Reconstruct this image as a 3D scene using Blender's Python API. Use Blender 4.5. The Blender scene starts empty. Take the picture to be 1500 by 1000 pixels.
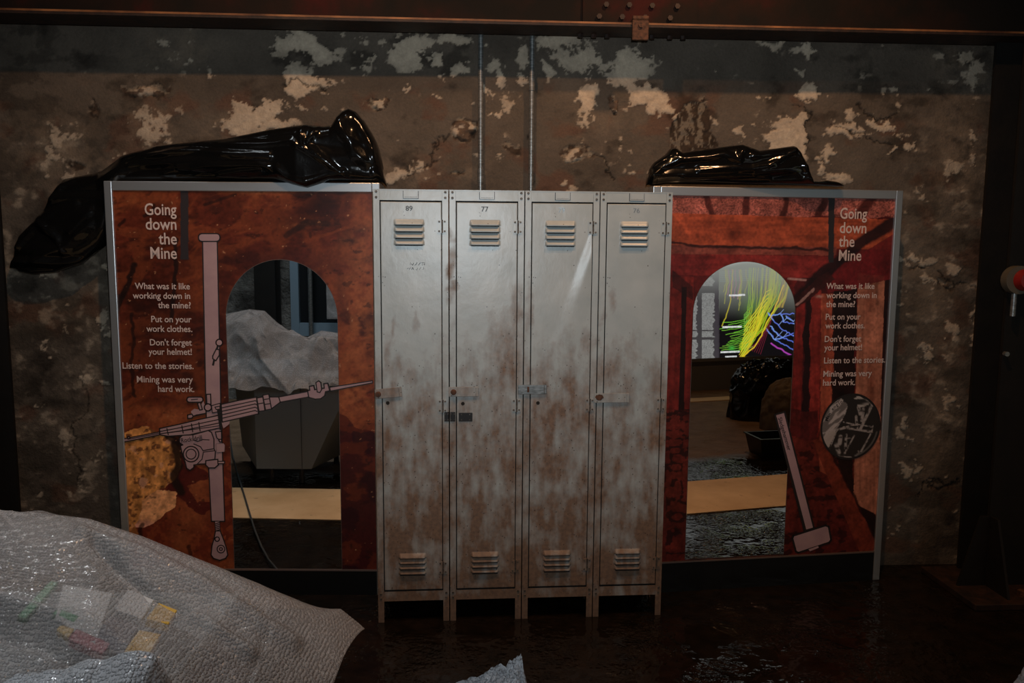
import bpy, bmesh, math, random
import numpy as np
from mathutils import Matrix, Vector

scene = bpy.context.scene
COL = scene.collection
random.seed(3)

# ------------------------------------------------------------------ camera
F_PX, CAM_H, PITCH, ROLL = 1200.0, 1.586, 0.118, 0.007
Fv = np.array([0, math.cos(PITCH), -math.sin(PITCH)])
U0 = np.array([0, math.sin(PITCH), math.cos(PITCH)])
R0 = np.array([1.0, 0, 0])
Rv = math.cos(ROLL) * R0 + math.sin(ROLL) * U0
Uv = -math.sin(ROLL) * R0 + math.cos(ROLL) * U0
CAM = np.array([0, 0, CAM_H])
cam_data = bpy.data.cameras.new('camera')
cam_data.sensor_width = 36.0
cam_data.lens = F_PX / 1500 * 36.0
cam_data.clip_start = 0.02
cam = bpy.data.objects.new('camera', cam_data)
COL.objects.link(cam)
cam.matrix_world = Matrix(((Rv[0], Uv[0], -Fv[0], CAM[0]), (Rv[1], Uv[1], -Fv[1], CAM[1]),
                           (Rv[2], Uv[2], -Fv[2], CAM[2]), (0, 0, 0, 1)))
scene.camera = cam

# ------------------------------------------------------------------ world, exposure
w = bpy.data.worlds.new('world'); scene.world = w; w.use_nodes = True
w.node_tree.nodes['Background'].inputs[0].default_value = (0.02, 0.022, 0.025, 1)
w.node_tree.nodes['Background'].inputs[1].default_value = 0.2
scene.view_settings.view_transform = 'Standard'
scene.view_settings.look = 'None'
scene.view_settings.gamma = 1.0
scene.view_settings.use_curve_mapping = False
scene.view_settings.exposure = 0.0
scene.cycles.use_denoising = True
scene.cycles.max_bounces = 8
scene.cycles.transparent_max_bounces = 12
scene.cycles.sample_clamp_indirect = 4.0


def aim(o, target):
    d = Vector(target) - o.location
    o.rotation_euler = d.to_track_quat('-Z', 'Y').to_euler()


def spot(name, loc, target, power, color, deg, blend, radius):
    l = bpy.data.lights.new(name, 'SPOT')
    l.energy = power; l.color = color; l.spot_size = math.radians(deg); l.spot_blend = blend
    l.shadow_soft_size = radius
    o = bpy.data.objects.new(name, l); COL.objects.link(o); o.location = loc; aim(o, target)
    return o


# the photographer's flash just above the lens (cool, slightly upward), and the warm ceiling spots near the wall
spot('camera_flash', (0.05, 0.02, 1.72), (0.0, 3.5, 2.62), 165, (0.82, 0.93, 1.0), 106, 1.0, 0.025)
WARM = (1.0, 0.53, 0.25)
LAMP_POS = [(-0.62, 2.0, 3.5), (1.05, 2.52, 3.5), (2.75, 0.8, 3.5)]
spot('warm_spot', LAMP_POS[0], (-0.75, 3.5, 1.5), 92, WARM, 120, 0.9, 0.035)
spot('warm_spot', LAMP_POS[1], (0.95, 3.5, 1.5), 86, WARM, 120, 0.9, 0.035)
spot('warm_spot', LAMP_POS[2], (2.75, 0.9, 0.0), 60, WARM, 100, 0.9, 0.035)  # added warm lamp with no known source, warms the floor behind the camera


def fill_light(name, loc, target, power, color, size):
    l = bpy.data.lights.new(name, 'AREA'); l.shape = 'RECTANGLE'; l.size, l.size_y = size; l.energy = power; l.color = color; l.spread = math.radians(100)
    o = bpy.data.objects.new(name, l); COL.objects.link(o); o.location = loc; aim(o, target)
    return o


# added cool fill lights, shaped as battens, brighten the room behind and the console
FILL_LIGHTS = [((-1.9, 0.35, 3.60), (-1.9, -0.3, 1.0), 15), ((-1.55, 2.75, 3.60), (-1.55, 1.9, 0.5), 8)]
for loc_, tgt_, pw_ in FILL_LIGHTS:
    fill_light('fill_light', loc_, tgt_, pw_, (0.86, 0.95, 1.0), (1.2, 0.10))


# ------------------------------------------------------------------ pixel helpers (image taken as 1500 x 1000)
def ray(px, py):
    return Fv + Rv * ((px - 750) / F_PX) + Uv * ((500 - py) / F_PX)


def proj(P):
    P = np.asarray(P, float) - CAM
    d = P @ Fv
    d = np.where(np.abs(d) < 1e-6, 1e-6, d)
    return 750 + F_PX * (P @ Rv) / d, 500 - F_PX * (P @ Uv) / d


def on_floor(px, py, z=0.0):
    r = ray(px, py)
    return CAM + r * ((z - CAM_H) / r[2])


def at_depth(px, py, y):
    r = ray(px, py)
    return CAM + r * (y / r[1])


class Plane:
    """vertical plane through (x, y) turned by yaw: local u along it, z up, depth v into the wall"""
    def __init__(s, x, y, yaw):
        s.o = np.array([x, y, 0.0]); s.yaw = yaw
        s.u = np.array([math.cos(yaw), math.sin(yaw), 0]); s.n = np.array([-math.sin(yaw), math.cos(yaw), 0])

    def px(s, a, b):
        r = ray(a, b)
        t = ((s.o - CAM) @ s.n) / (r @ s.n)
        p = CAM + r * t - s.o
        return float(p @ s.u), float(p[2])

    def world(s, u, v, z):
        return s.o + s.u * u + s.n * v + np.array([0, 0, z])

    def reflect(s, p):
        return p - 2 * ((p - s.o) @ s.n) * s.n


LOCK = Plane(-0.554, 3.288, 0.076)
PANL = Plane(-1.750, 3.560, 0.004)
PANR = Plane(0.605, 3.600, 0.150)
WALLP = Plane(0.0, 3.865, 0.05)


# ------------------------------------------------------------------ numpy noise
def _hash(ix, iy, seed):
    h = (ix.astype(np.int64) * 374761393 + iy.astype(np.int64) * 668265263 + seed * 974634721) & 0xffffffff
    h = ((h ^ (h >> 13)) * 1274126177) & 0xffffffff
    return ((h ^ (h >> 16)) & 0xffff) / 65535.0


def vnoise(x, y, seed=0):
    x = np.asarray(x, float); y = np.asarray(y, float)
    ix = np.floor(x).astype(np.int64); iy = np.floor(y).astype(np.int64)
    fx = x - ix; fy = y - iy
    fx = fx * fx * (3 - 2 * fx); fy = fy * fy * (3 - 2 * fy)
    a = _hash(ix, iy, seed); b = _hash(ix + 1, iy, seed); c = _hash(ix, iy + 1, seed); d = _hash(ix + 1, iy + 1, seed)
    return (a * (1 - fx) + b * fx) * (1 - fy) + (c * (1 - fx) + d * fx) * fy


def fbm(x, y, seed=0, octv=5, gain=0.5):
    s = 0; a = 1; t = 0
    for i in range(octv):
        s = s + a * vnoise(x * 2 ** i + 17.3 * i, y * 2 ** i - 9.1 * i, seed + i); t += a; a *= gain
    return s / t


def ridged(x, y, seed=0, octv=3):
    s = 0; a = 1; t = 0
    for i in range(octv):
        s = s + a * (1 - np.abs(2 * vnoise(x * 2 ** i + 5.7 * i, y * 2 ** i + 3.3 * i, seed + i) - 1)); t += a; a *= 0.5
    return s / t


def sstep(a, b, x):
    t = np.clip((x - a) / (b - a), 0, 1)
    return t * t * (3 - 2 * t)


def inpoly(px, py, poly):
    r = np.zeros(px.shape, bool)
    n = len(poly)
    for i in range(n):
        x1, y1 = poly[i]; x2, y2 = poly[(i + 1) % n]
        c = ((y1 > py) != (y2 > py))
        with np.errstate(divide='ignore', invalid='ignore'):
            xi = (x2 - x1) * (py - y1) / (y2 - y1 if y2 != y1 else 1e-9) + x1
        r ^= c & (px < xi)
    return r


def dseg(px, py, pts):
    d = np.full(px.shape, 1e9)
    for (x1, y1), (x2, y2) in zip(pts[:-1], pts[1:]):
        vx, vy = x2 - x1, y2 - y1
        L = vx * vx + vy * vy + 1e-9
        t = np.clip(((px - x1) * vx + (py - y1) * vy) / L, 0, 1)
        d = np.minimum(d, np.hypot(px - x1 - t * vx, py - y1 - t * vy))
    return d


def blobs(px, py, lst):
    m = np.zeros(px.shape)
    for cx, cy, rx, ry, a in lst:
        m = np.maximum(m, a * np.exp(-(((px - cx) / rx) ** 2 + ((py - cy) / ry) ** 2)))
    return m


# ------------------------------------------------------------------ mesh helpers
class MB:
    def __init__(s):
        s.v = []; s.f = []; s.mi = []; s.sm = []

    def add(s, verts, faces, mi=0, smooth=False):
        o = len(s.v)
        s.v += [tuple(float(c) for c in p) for p in verts]
        for f in faces:
            s.f.append(tuple(i + o for i in f)); s.mi.append(mi); s.sm.append(smooth)
        return s

    def box(s, x0, x1, y0, y1, z0, z1, mi=0):
        v = [(x0, y0, z0), (x1, y0, z0), (x1, y1, z0), (x0, y1, z0), (x0, y0, z1), (x1, y0, z1), (x1, y1, z1), (x0, y1, z1)]
        return s.add(v, [(0, 3, 2, 1), (4, 5, 6, 7), (0, 1, 5, 4), (1, 2, 6, 5), (2, 3, 7, 6), (3, 0, 4, 7)], mi)

    def hull2(s, bottom, top, mi=0):
        """two rings of n points joined"""
        n = len(bottom)
        fs = [tuple(range(n))[::-1], tuple(range(n, 2 * n))]
        fs += [(i, (i + 1) % n, n + (i + 1) % n, n + i) for i in range(n)]
        return s.add(list(bottom) + list(top), fs, mi)

    def cyl(s, a, b, r0, r1=None, n=16, mi=0, smooth=True, cap=True):
        r1 = r0 if r1 is None else r1
        a = Vector(a); b = Vector(b); d = (b - a).normalized()
        up = Vector((0, 0, 1)) if abs(d.z) < 0.9 else Vector((1, 0, 0))
        x = d.cross(up).normalized(); y = d.cross(x)
        ra = [a + (x * math.cos(2 * math.pi * i / n) + y * math.sin(2 * math.pi * i / n)) * r0 for i in range(n)]
        rb = [b + (x * math.cos(2 * math.pi * i / n) + y * math.sin(2 * math.pi * i / n)) * r1 for i in range(n)]
        s.add(ra + rb, [(i, n + i, n + (i + 1) % n, (i + 1) % n) for i in range(n)], mi, smooth)
        if cap:
            s.add(ra, [tuple(range(n))], mi); s.add(rb, [tuple(range(n))[::-1]], mi)
        return s

    def tube(s, pts, r, n=8, mi=0):
        pts = [Vector(p) for p in pts]; rings = []
        for i, p in enumerate(pts):
            d = (pts[min(i + 1, len(pts) - 1)] - pts[max(i - 1, 0)]).normalized()
            up = Vector((0, 0, 1)) if abs(d.z) < 0.9 else Vector((1, 0, 0))
            x = d.cross(up).normalized(); y = d.cross(x)
            rings += [p + (x * math.cos(2 * math.pi * k / n) + y * math.sin(2 * math.pi * k / n)) * r for k in range(n)]
        fs = [(i * n + k, (i + 1) * n + k, (i + 1) * n + (k + 1) % n, i * n + (k + 1) % n) for i in range(len(pts) - 1) for k in range(n)]
        fs += [tuple(range(n)), tuple(range((len(pts) - 1) * n, len(pts) * n))[::-1]]
        return s.add(rings, fs, mi, True)

    def build(s, name, mats, parent=None, bevel=0, recalc=True):
        me = bpy.data.meshes.new(name)
        me.from_pydata(s.v, [], s.f)
        for m in (mats if isinstance(mats, (list, tuple)) else [mats]):
            me.materials.append(m)
        me.polygons.foreach_set('material_index', s.mi)
        me.polygons.foreach_set('use_smooth', s.sm)
        if recalc:
            bm = bmesh.new(); bm.from_mesh(me); bmesh.ops.recalc_face_normals(bm, faces=bm.faces); bm.to_mesh(me); bm.free()
        o = bpy.data.objects.new(name, me); COL.objects.link(o)
        if parent is not None: o.parent = parent
        if bevel:
            b = o.modifiers.new('bevel', 'BEVEL'); b.width = bevel; b.segments = 2; b.limit_method = 'ANGLE'
        return o


def grid_obj(name, X, Y, Z, mat, parent=None, colors=None, scal=None, smooth=True, wrap=False):
    """mesh from 2-D coordinate arrays; colors (n,m,3) -> attribute 'paint'; scal dict of float attributes"""
    n, m = X.shape
    co = np.stack([X, Y, Z], -1).reshape(-1, 3).astype(np.float32)
    idx = np.arange(n * m).reshape(n, m)
    if wrap:
        idx = np.concatenate([idx, idx[:, :1]], 1)
    q = np.stack([idx[:-1, :-1], idx[:-1, 1:], idx[1:, 1:], idx[1:, :-1]], -1).reshape(-1, 4)
    me = bpy.data.meshes.new(name)
    me.vertices.add(len(co)); me.vertices.foreach_set('co', co.ravel())
    me.loops.add(q.size); me.loops.foreach_set('vertex_index', q.ravel().astype(np.int32))
    me.polygons.add(len(q)); me.polygons.foreach_set('loop_start', np.arange(0, q.size, 4, dtype=np.int32))
    me.polygons.foreach_set('loop_total', np.full(len(q), 4, np.int32))
    me.polygons.foreach_set('use_smooth', np.full(len(q), smooth, bool))
    me.update(calc_edges=True)
    if colors is not None:
        a = me.color_attributes.new('paint', 'FLOAT_COLOR', 'POINT')
        c = np.ones((n * m, 4), np.float32); c[:, :3] = np.clip(colors, 0, 1).reshape(-1, 3)
        a.data.foreach_set('color', c.ravel())
    for k, s_ in (scal or {}).items():
        a = me.attributes.new(k, 'FLOAT', 'POINT'); a.data.foreach_set('value', s_.astype(np.float32).ravel())
    me.materials.append(mat)
    o = bpy.data.objects.new(name, me); COL.objects.link(o)
    if parent is not None: o.parent = parent
    return o


def tag(o, label=None, cat=None, group=None, kind=None):
    if label: o['label'] = label
    if cat: o['category'] = cat
    if group: o['group'] = group
    if kind: o['kind'] = kind
    return o


def empty(name, loc, rz=0.0):
    o = bpy.data.objects.new(name, None); COL.objects.link(o); o.location = [float(c) for c in loc]; o.rotation_euler = (0, 0, rz)
    o.empty_display_size = 0.1
    return o


# ------------------------------------------------------------------ materials
def mat(name, color=(0.5, 0.5, 0.5), rough=0.5, metal=0.0, spec=0.5, emit=None, estr=0.0):
    m = bpy.data.materials.new(name); m.use_nodes = True
    b = m.node_tree.nodes['Principled BSDF']
    b.inputs['Base Color'].default_value = (*color, 1); b.inputs['Roughness'].default_value = rough
    b.inputs['Metallic'].default_value = metal; b.inputs['Specular IOR Level'].default_value = spec
    if emit:
        b.inputs['Emission Color'].default_value = (*emit, 1); b.inputs['Emission Strength'].default_value = estr
    return m


class NT:
    def __init__(s, m):
        s.t = m.node_tree; s.b = s.t.nodes['Principled BSDF']

    def n(s, typ, **kw):
        nd = s.t.nodes.new(typ)
        for k, v in kw.items():
            if k in nd.inputs: nd.inputs[k].default_value = v
            else: setattr(nd, k, v)
        return nd

    def l(s, a, b): s.t.links.new(a, b)

    def coord(s, scale=(1, 1, 1)):
        c = s.n('ShaderNodeTexCoord'); mp = s.n('ShaderNodeMapping'); mp.inputs['Scale'].default_value = scale
        s.l(c.outputs['Object'], mp.inputs['Vector']); return mp.outputs['Vector']

    def noise(s, vec, scale, detail=4, rough=0.55):
        n_ = s.n('ShaderNodeTexNoise'); n_.inputs['Scale'].default_value = scale; n_.inputs['Detail'].default_value = detail
        n_.inputs['Roughness'].default_value = rough; s.l(vec, n_.inputs['Vector']); return n_.outputs['Fac']

    def ramp(s, fac, stops):
        r = s.n('ShaderNodeValToRGB'); e = r.color_ramp.elements
        while len(e) < len(stops): e.new(0.5)
        for i, (p, c) in enumerate(stops):
            e[i].position = p; e[i].color = (*c, 1) if len(c) == 3 else c
        s.l(fac, r.inputs['Fac']); return r.outputs['Color']

    def mix(s, fac, a, b, mode='MIX'):
        mx = s.n('ShaderNodeMix'); mx.data_type = 'RGBA'; mx.blend_type = mode
        for i, v in ((0, fac), (6, a), (7, b)):
            if hasattr(v, 'is_output'): s.l(v, mx.inputs[i])
            elif i == 0: mx.inputs[0].default_value = v
            else: mx.inputs[i].default_value = (*v, 1)
        return mx.outputs[2]

    def math(s, op, a, b=0.0):
        mx = s.n('ShaderNodeMath'); mx.operation = op
        for i, v in ((0, a), (1, b)):
            if hasattr(v, 'is_output'): s.l(v, mx.inputs[i])
            else: mx.inputs[i].default_value = v
        return mx.outputs[0]

    def bump(s, h, strength, dist=0.01, normal=None):
        bp = s.n('ShaderNodeBump'); bp.inputs['Strength'].default_value = strength; bp.inputs['Distance'].default_value = dist
        s.l(h, bp.inputs['Height'])
        if normal is not None: s.l(normal, bp.inputs['Normal'])
        return bp.outputs['Normal']

    def attr(s, name):
        a = s.n('ShaderNodeAttribute'); a.attribute_name = name; return a


def m_noise(name, c0, c1, scale=6, rough=0.7, bump=0.2, bdist=0.01, metal=0.0, stretch=(1, 1, 1), spec=0.4):
    m = mat(name, c0, rough, metal, spec); t = NT(m); v = t.coord(stretch)
    f = t.noise(v, scale, 6)
    t.l(t.ramp(f, [(0.35, c0), (0.65, c1)]), t.b.inputs['Base Color'])
    if bump: t.l(t.bump(t.noise(v, scale * 5, 5), bump, bdist), t.b.inputs['Normal'])
    return m


M = {}


def make_mats():
    # stone wall: painted patches (attribute) broken up by fine grain
    m = mat('old_plaster', rough=0.9, spec=0.2); t = NT(m); v = t.coord()
    a = t.attr('paint').outputs['Color']
    g = t.noise(v, 90, 6, 0.7)
    gr = t.ramp(g, [(0.3, (0.82, 0.82, 0.82)), (0.72, (1.12, 1.12, 1.12))])
    t.l(t.mix(1.0, a, gr, 'MULTIPLY'), t.b.inputs['Base Color'])
    n1 = t.bump(t.noise(v, 14, 6, 0.65), 0.6, 0.02)
    t.l(t.bump(g, 0.5, 0.006, n1), t.b.inputs['Normal'])
    M['plaster'] = m
    M['stone_dim'] = m_noise('stone_wall', (0.05, 0.048, 0.045), (0.22, 0.215, 0.2), 5, 0.9, 0.8, 0.03)
    M['ceiling'] = m_noise('ceiling_dark', (0.015, 0.014, 0.013), (0.03, 0.028, 0.026), 3, 0.9, 0.1)
    # wet floor in front of the lockers, dry brown concrete towards the room
    m = mat('wet_floor', rough=0.3, spec=0.36); t = NT(m); v = t.coord()
    sep = t.n('ShaderNodeSeparateXYZ'); t.l(v, sep.inputs[0])
    edge = t.math('ADD', sep.outputs['Y'], t.math('MULTIPLY', t.math('SUBTRACT', t.noise(v, 3, 4), 0.5), 0.25))
    wet = t.ramp(t.math('MULTIPLY', edge, 0.25), [(0.37, (0, 0, 0)), (0.41, (1, 1, 1))])
    n1 = t.noise(v, 7, 6)
    dry = t.ramp(n1, [(0.3, (0.12, 0.070, 0.036)), (0.7, (0.21, 0.130, 0.075))])
    wc = t.ramp(t.noise(v, 12, 5), [(0.3, (0.004, 0.003, 0.002)), (0.7, (0.013, 0.008, 0.005))])
    t.l(t.mix(wet, dry, wc), t.b.inputs['Base Color'])
    wr = t.ramp(t.noise(v, 2.2, 3), [(0.4, (0.06, 0.06, 0.06)), (0.62, (0.14, 0.14, 0.14))])
    t.l(t.mix(wet, (0.65, 0.65, 0.65), wr), t.b.inputs['Roughness'])
    rip = t.ramp(t.noise(v, 4.5, 3), [(0.44, (0.05, 0.05, 0.05)), (0.60, (1, 1, 1))])
    hgt = t.math('ADD', t.math('MULTIPLY', t.math('MULTIPLY', t.noise(v, 42, 1.5, 0.5), rip), 1.0), t.math('MULTIPLY', t.noise(v, 8, 2), 0.5))
    t.l(t.bump(hgt, 1.0, 0.011), t.b.inputs['Normal'])
    M['floor'] = m
    # worn yellowish painted strip
    m = mat('pale_strip', rough=0.6); t = NT(m); v = t.coord()
    c = t.ramp(t.noise(v, 4, 6), [(0.3, (0.55, 0.37, 0.19)), (0.7, (0.74, 0.53, 0.30))])
    d = t.ramp(t.noise(v, 11, 6, 0.7), [(0.62, (0, 0, 0)), (0.72, (0.7, 0.7, 0.7))])
    t.l(t.mix(d, c, (0.10, 0.07, 0.04)), t.b.inputs['Base Color']); M['strip'] = m
    # locker paint with rust attribute
    m = mat('locker_paint', rough=0.4, spec=0.5); t = NT(m); v = t.coord()
    ru = t.attr('rust').outputs['Fac']
    grain = t.noise(t.coord((1, 1, 0.6)), 22, 7, 0.68)
    ru2 = t.math('ADD', ru, t.math('MULTIPLY', t.math('SUBTRACT', grain, 0.5), 0.9))
    mask = t.ramp(ru2, [(0.20, (0, 0, 0)), (0.50, (0.45, 0.45, 0.45)), (0.82, (0.92, 0.92, 0.92))])
    pc = t.ramp(t.noise(v, 9, 4), [(0.3, (0.30, 0.345, 0.35)), (0.7, (0.37, 0.41, 0.41))])
    rc = t.ramp(t.noise(v, 55, 5), [(0.3, (0.085, 0.043, 0.021)), (0.7, (0.185, 0.098, 0.050))])
    c = t.mix(mask, pc, rc)
    vo = t.n('ShaderNodeTexVoronoi'); vo.inputs['Scale'].default_value = 55; t.l(v, vo.inputs['Vector'])
    chip = t.math('MULTIPLY', t.ramp(vo.outputs['Distance'], [(0.10, (1, 1, 1)), (0.16, (0, 0, 0))]), t.ramp(t.math('ADD', t.noise(v, 14, 4, 0.6), t.math('MULTIPLY', ru, 0.16)), [(0.55, (0, 0, 0)), (0.61, (0.9, 0.9, 0.9))]))
    c = t.mix(chip, c, (0.03, 0.018, 0.012))
    t.l(c, t.b.inputs['Base Color'])
    t.l(t.ramp(mask, [(0, (0.33, 0.33, 0.33)), (1, (0.62, 0.62, 0.62))]), t.b.inputs['Roughness'])
    t.l(t.bump(t.math('ADD', grain, t.math('MULTIPLY', t.noise(v, 6, 3), 2.0)), 0.16, 0.006), t.b.inputs['Normal'])
    M['locker'] = m
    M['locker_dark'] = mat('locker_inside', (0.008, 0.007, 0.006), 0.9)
    M['rusty'] = m_noise('rusty_iron', (0.03, 0.013, 0.008), (0.10, 0.042, 0.022), 60, 0.75, 0.5, 0.004)
    M['bolt'] = m_noise('rivet_metal', (0.04, 0.035, 0.03), (0.14, 0.12, 0.10), 90, 0.5, 0.2, 0.002, 0.4)
    M['zinc'] = m_noise('worn_zinc', (0.16, 0.17, 0.17), (0.34, 0.36, 0.36), 40, 0.35, 0.1, 0.002, 0.7, (1, 1, 4))
    M['alu'] = mat('brushed_aluminium', (0.52, 0.55, 0.57), 0.38, 0.85)
    t = NT(M['alu']); t.l(t.bump(t.noise(t.coord((400, 400, 3)), 1.0, 3), 0.05, 0.001), t.b.inputs['Normal'])
    M['black_board'] = mat('black_kickboard', (0.004, 0.004, 0.004), 0.35)
    m = mat('poster_print', rough=0.36, spec=0.4); t = NT(m)
    t.l(t.attr('paint').outputs['Color'], t.b.inputs['Base Color']); M['poster'] = m
    M['mirror'] = mat('mirror_sheet', (0.84, 0.85, 0.85), 0.008, 1.0)
    M['mirror_edge'] = mat('mirror_edge', (0.10, 0.07, 0.06), 0.5)
    M['text'] = mat('cream_print', (0.56, 0.44, 0.40), 0.5)
    M['pink'] = m_noise('pink_print', (0.33, 0.21, 0.225), (0.40, 0.26, 0.26), 9, 0.45, 0)
    M['ink'] = mat('black_print', (0.012, 0.009, 0.009), 0.5)
    M['bar'] = mat('grey_print', (0.022, 0.021, 0.024), 0.45)
    # black polythene
    m = mat('black_polythene', (0.004, 0.004, 0.004), 0.13, 0, 0.5); t = NT(m); v = t.coord()
    t.l(t.bump(t.noise(v, 30, 3), 0.12, 0.008), t.b.inputs['Normal']); M['bag'] = m
    # bubble wrap
    m = mat('bubble_wrap', (0.85, 0.83, 0.83), 0.09, 0, 1.0); t = NT(m); v = t.coord()
    vo = t.n('ShaderNodeTexVoronoi'); vo.inputs['Scale'].default_value = 160; vo.inputs['Randomness'].default_value = 0.45; t.l(v, vo.inputs['Vector'])
    dist = vo.outputs['Distance']
    dome = t.ramp(dist, [(0.0, (1, 1, 1)), (0.42, (0.75, 0.75, 0.75)), (0.62, (0, 0, 0))])
    nb = t.bump(dome, 1.0, 0.0028, t.bump(t.noise(v, 30, 4), 0.4, 0.012))
    t.l(nb, t.b.inputs['Normal'])
    tr = t.n('ShaderNodeBsdfTransparent'); tr.inputs[0].default_value = (0.93, 0.94, 0.95, 1)
    ms = t.n('ShaderNodeMixShader')
    fac = t.ramp(t.math('ADD', dome, t.math('MULTIPLY', t.noise(v, 5, 3), 0.3)), [(0.1, (0.50, 0.50, 0.50)), (1.0, (0.33, 0.33, 0.33))])
    t.l(fac, ms.inputs[0]); t.l(tr.outputs[0], ms.inputs[1]); t.l(t.b.outputs[0], ms.inputs[2])
    t.l(ms.outputs[0], t.t.nodes['Material Output'].inputs[0]); M['wrap'] = m
    M['wrap2'] = m.copy(); M['wrap2'].name = 'bubble_wrap_thick'
    for nd in M['wrap2'].node_tree.nodes:
        if nd.type == 'VALTORGB' and abs(nd.color_ramp.elements[0].color[0] - 0.50) < 1e-3:
            nd.color_ramp.elements[0].color = (0.92, 0.92, 0.92, 1); nd.color_ramp.elements[1].color = (0.78, 0.78, 0.78, 1)
    M['wrap2'].node_tree.nodes['Principled BSDF'].inputs['Base Color'].default_value = (0.80, 0.81, 0.86, 1)
    M['kiosk'] = mat('grey_laminate', (0.16, 0.185, 0.20), 0.5)
    M['kiosk_dark'] = mat('dark_laminate', (0.035, 0.04, 0.045), 0.5)
    M['steel_paint'] = m_noise('dark_painted_steel', (0.003, 0.003, 0.003), (0.006, 0.005, 0.004), 9, 0.6, 0.2, 0.005)
    m = mat('beam_paint', rough=0.75, spec=0.15); t = NT(m); v = t.coord()
    f = t.noise(t.coord((1, 1, 1)), 3.0, 5)
    t.l(t.ramp(f, [(0.42, (0.006, 0.005, 0.004)), (0.55, (0.013, 0.006, 0.004)), (0.68, (0.035, 0.005, 0.004))]), t.b.inputs['Base Color'])
    t.l(t.bump(t.noise(v, 40, 5), 0.3, 0.004), t.b.inputs['Normal']); M['beam'] = m
    M['flange'] = m_noise('flange_rust', (0.008, 0.005, 0.004), (0.030, 0.013, 0.007), 20, 0.6, 0.3, 0.004)
    M['base_rust'] = m_noise('dark_rusty_plate', (0.008, 0.005, 0.004), (0.030, 0.014, 0.009), 20, 0.6, 0.3, 0.004)
    M['lit_edge'] = m_noise('lit_orange_edge', (0.05, 0.018, 0.008), (0.26, 0.11, 0.04), 5, 0.55, 0.2, 0.002)  # brighter orange paints in the light caught by the beam's flange edge
    M['window_paint'] = mat('blue_grey_paint', (0.16, 0.23, 0.29), 0.5)
    M['glass_dark'] = mat('dark_pane', (0.012, 0.014, 0.016), 0.08)
    M['wall_panel'] = mat('grey_panel', (0.17, 0.17, 0.165), 0.6)
    M['red'] = mat('red_plastic', (0.22, 0.010, 0.008), 0.35)
    M['beige'] = mat('beige_plastic', (0.085, 0.075, 0.055), 0.5)
    M['tub'] = mat('black_plastic', (0.012, 0.012, 0.013), 0.35)
    M['tan'] = m_noise('brown_sacking', (0.10, 0.075, 0.05), (0.17, 0.13, 0.085), 10, 0.85, 0.5, 0.01, 0, (1, 1, 0.3))
    M['cable'] = mat('grey_cable', (0.05, 0.06, 0.065), 0.4)
    M['white_card'] = mat('white_card', (0.62, 0.62, 0.62), 0.6)
    M['yellow'] = mat('yellow_block', (0.72, 0.44, 0.06), 0.45)
    M['green'] = mat('green_block', (0.04, 0.30, 0.08), 0.45)
    M['redblock'] = mat('red_block', (0.40, 0.02, 0.05), 0.45)
    M['purple'] = mat('violet_grey_block', (0.10, 0.09, 0.12), 0.5)
    M['crate'] = m_noise('grey_crate', (0.07, 0.07, 0.075), (0.12, 0.12, 0.12), 12, 0.6, 0.1)
    m = mat('lit_print', (0.02, 0.02, 0.02), 0.3); t = NT(m)
    t.l(t.attr('paint').outputs['Color'], t.b.inputs['Emission Color']); t.b.inputs['Emission Strength'].default_value = 1.0
    M['display'] = m
    M['fill_tube_glow'] = mat('fill_tube_glow', (0.6, 0.6, 0.6), 0.4, emit=(0.86, 0.95, 1.0), estr=1.5)  # glowing tube of the added fill lamps
    M['lamp_lens'] = mat('lamp_lens', (0.8, 0.7, 0.5), 0.3, emit=(1, 0.62, 0.33), estr=3)


make_mats()


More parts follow.
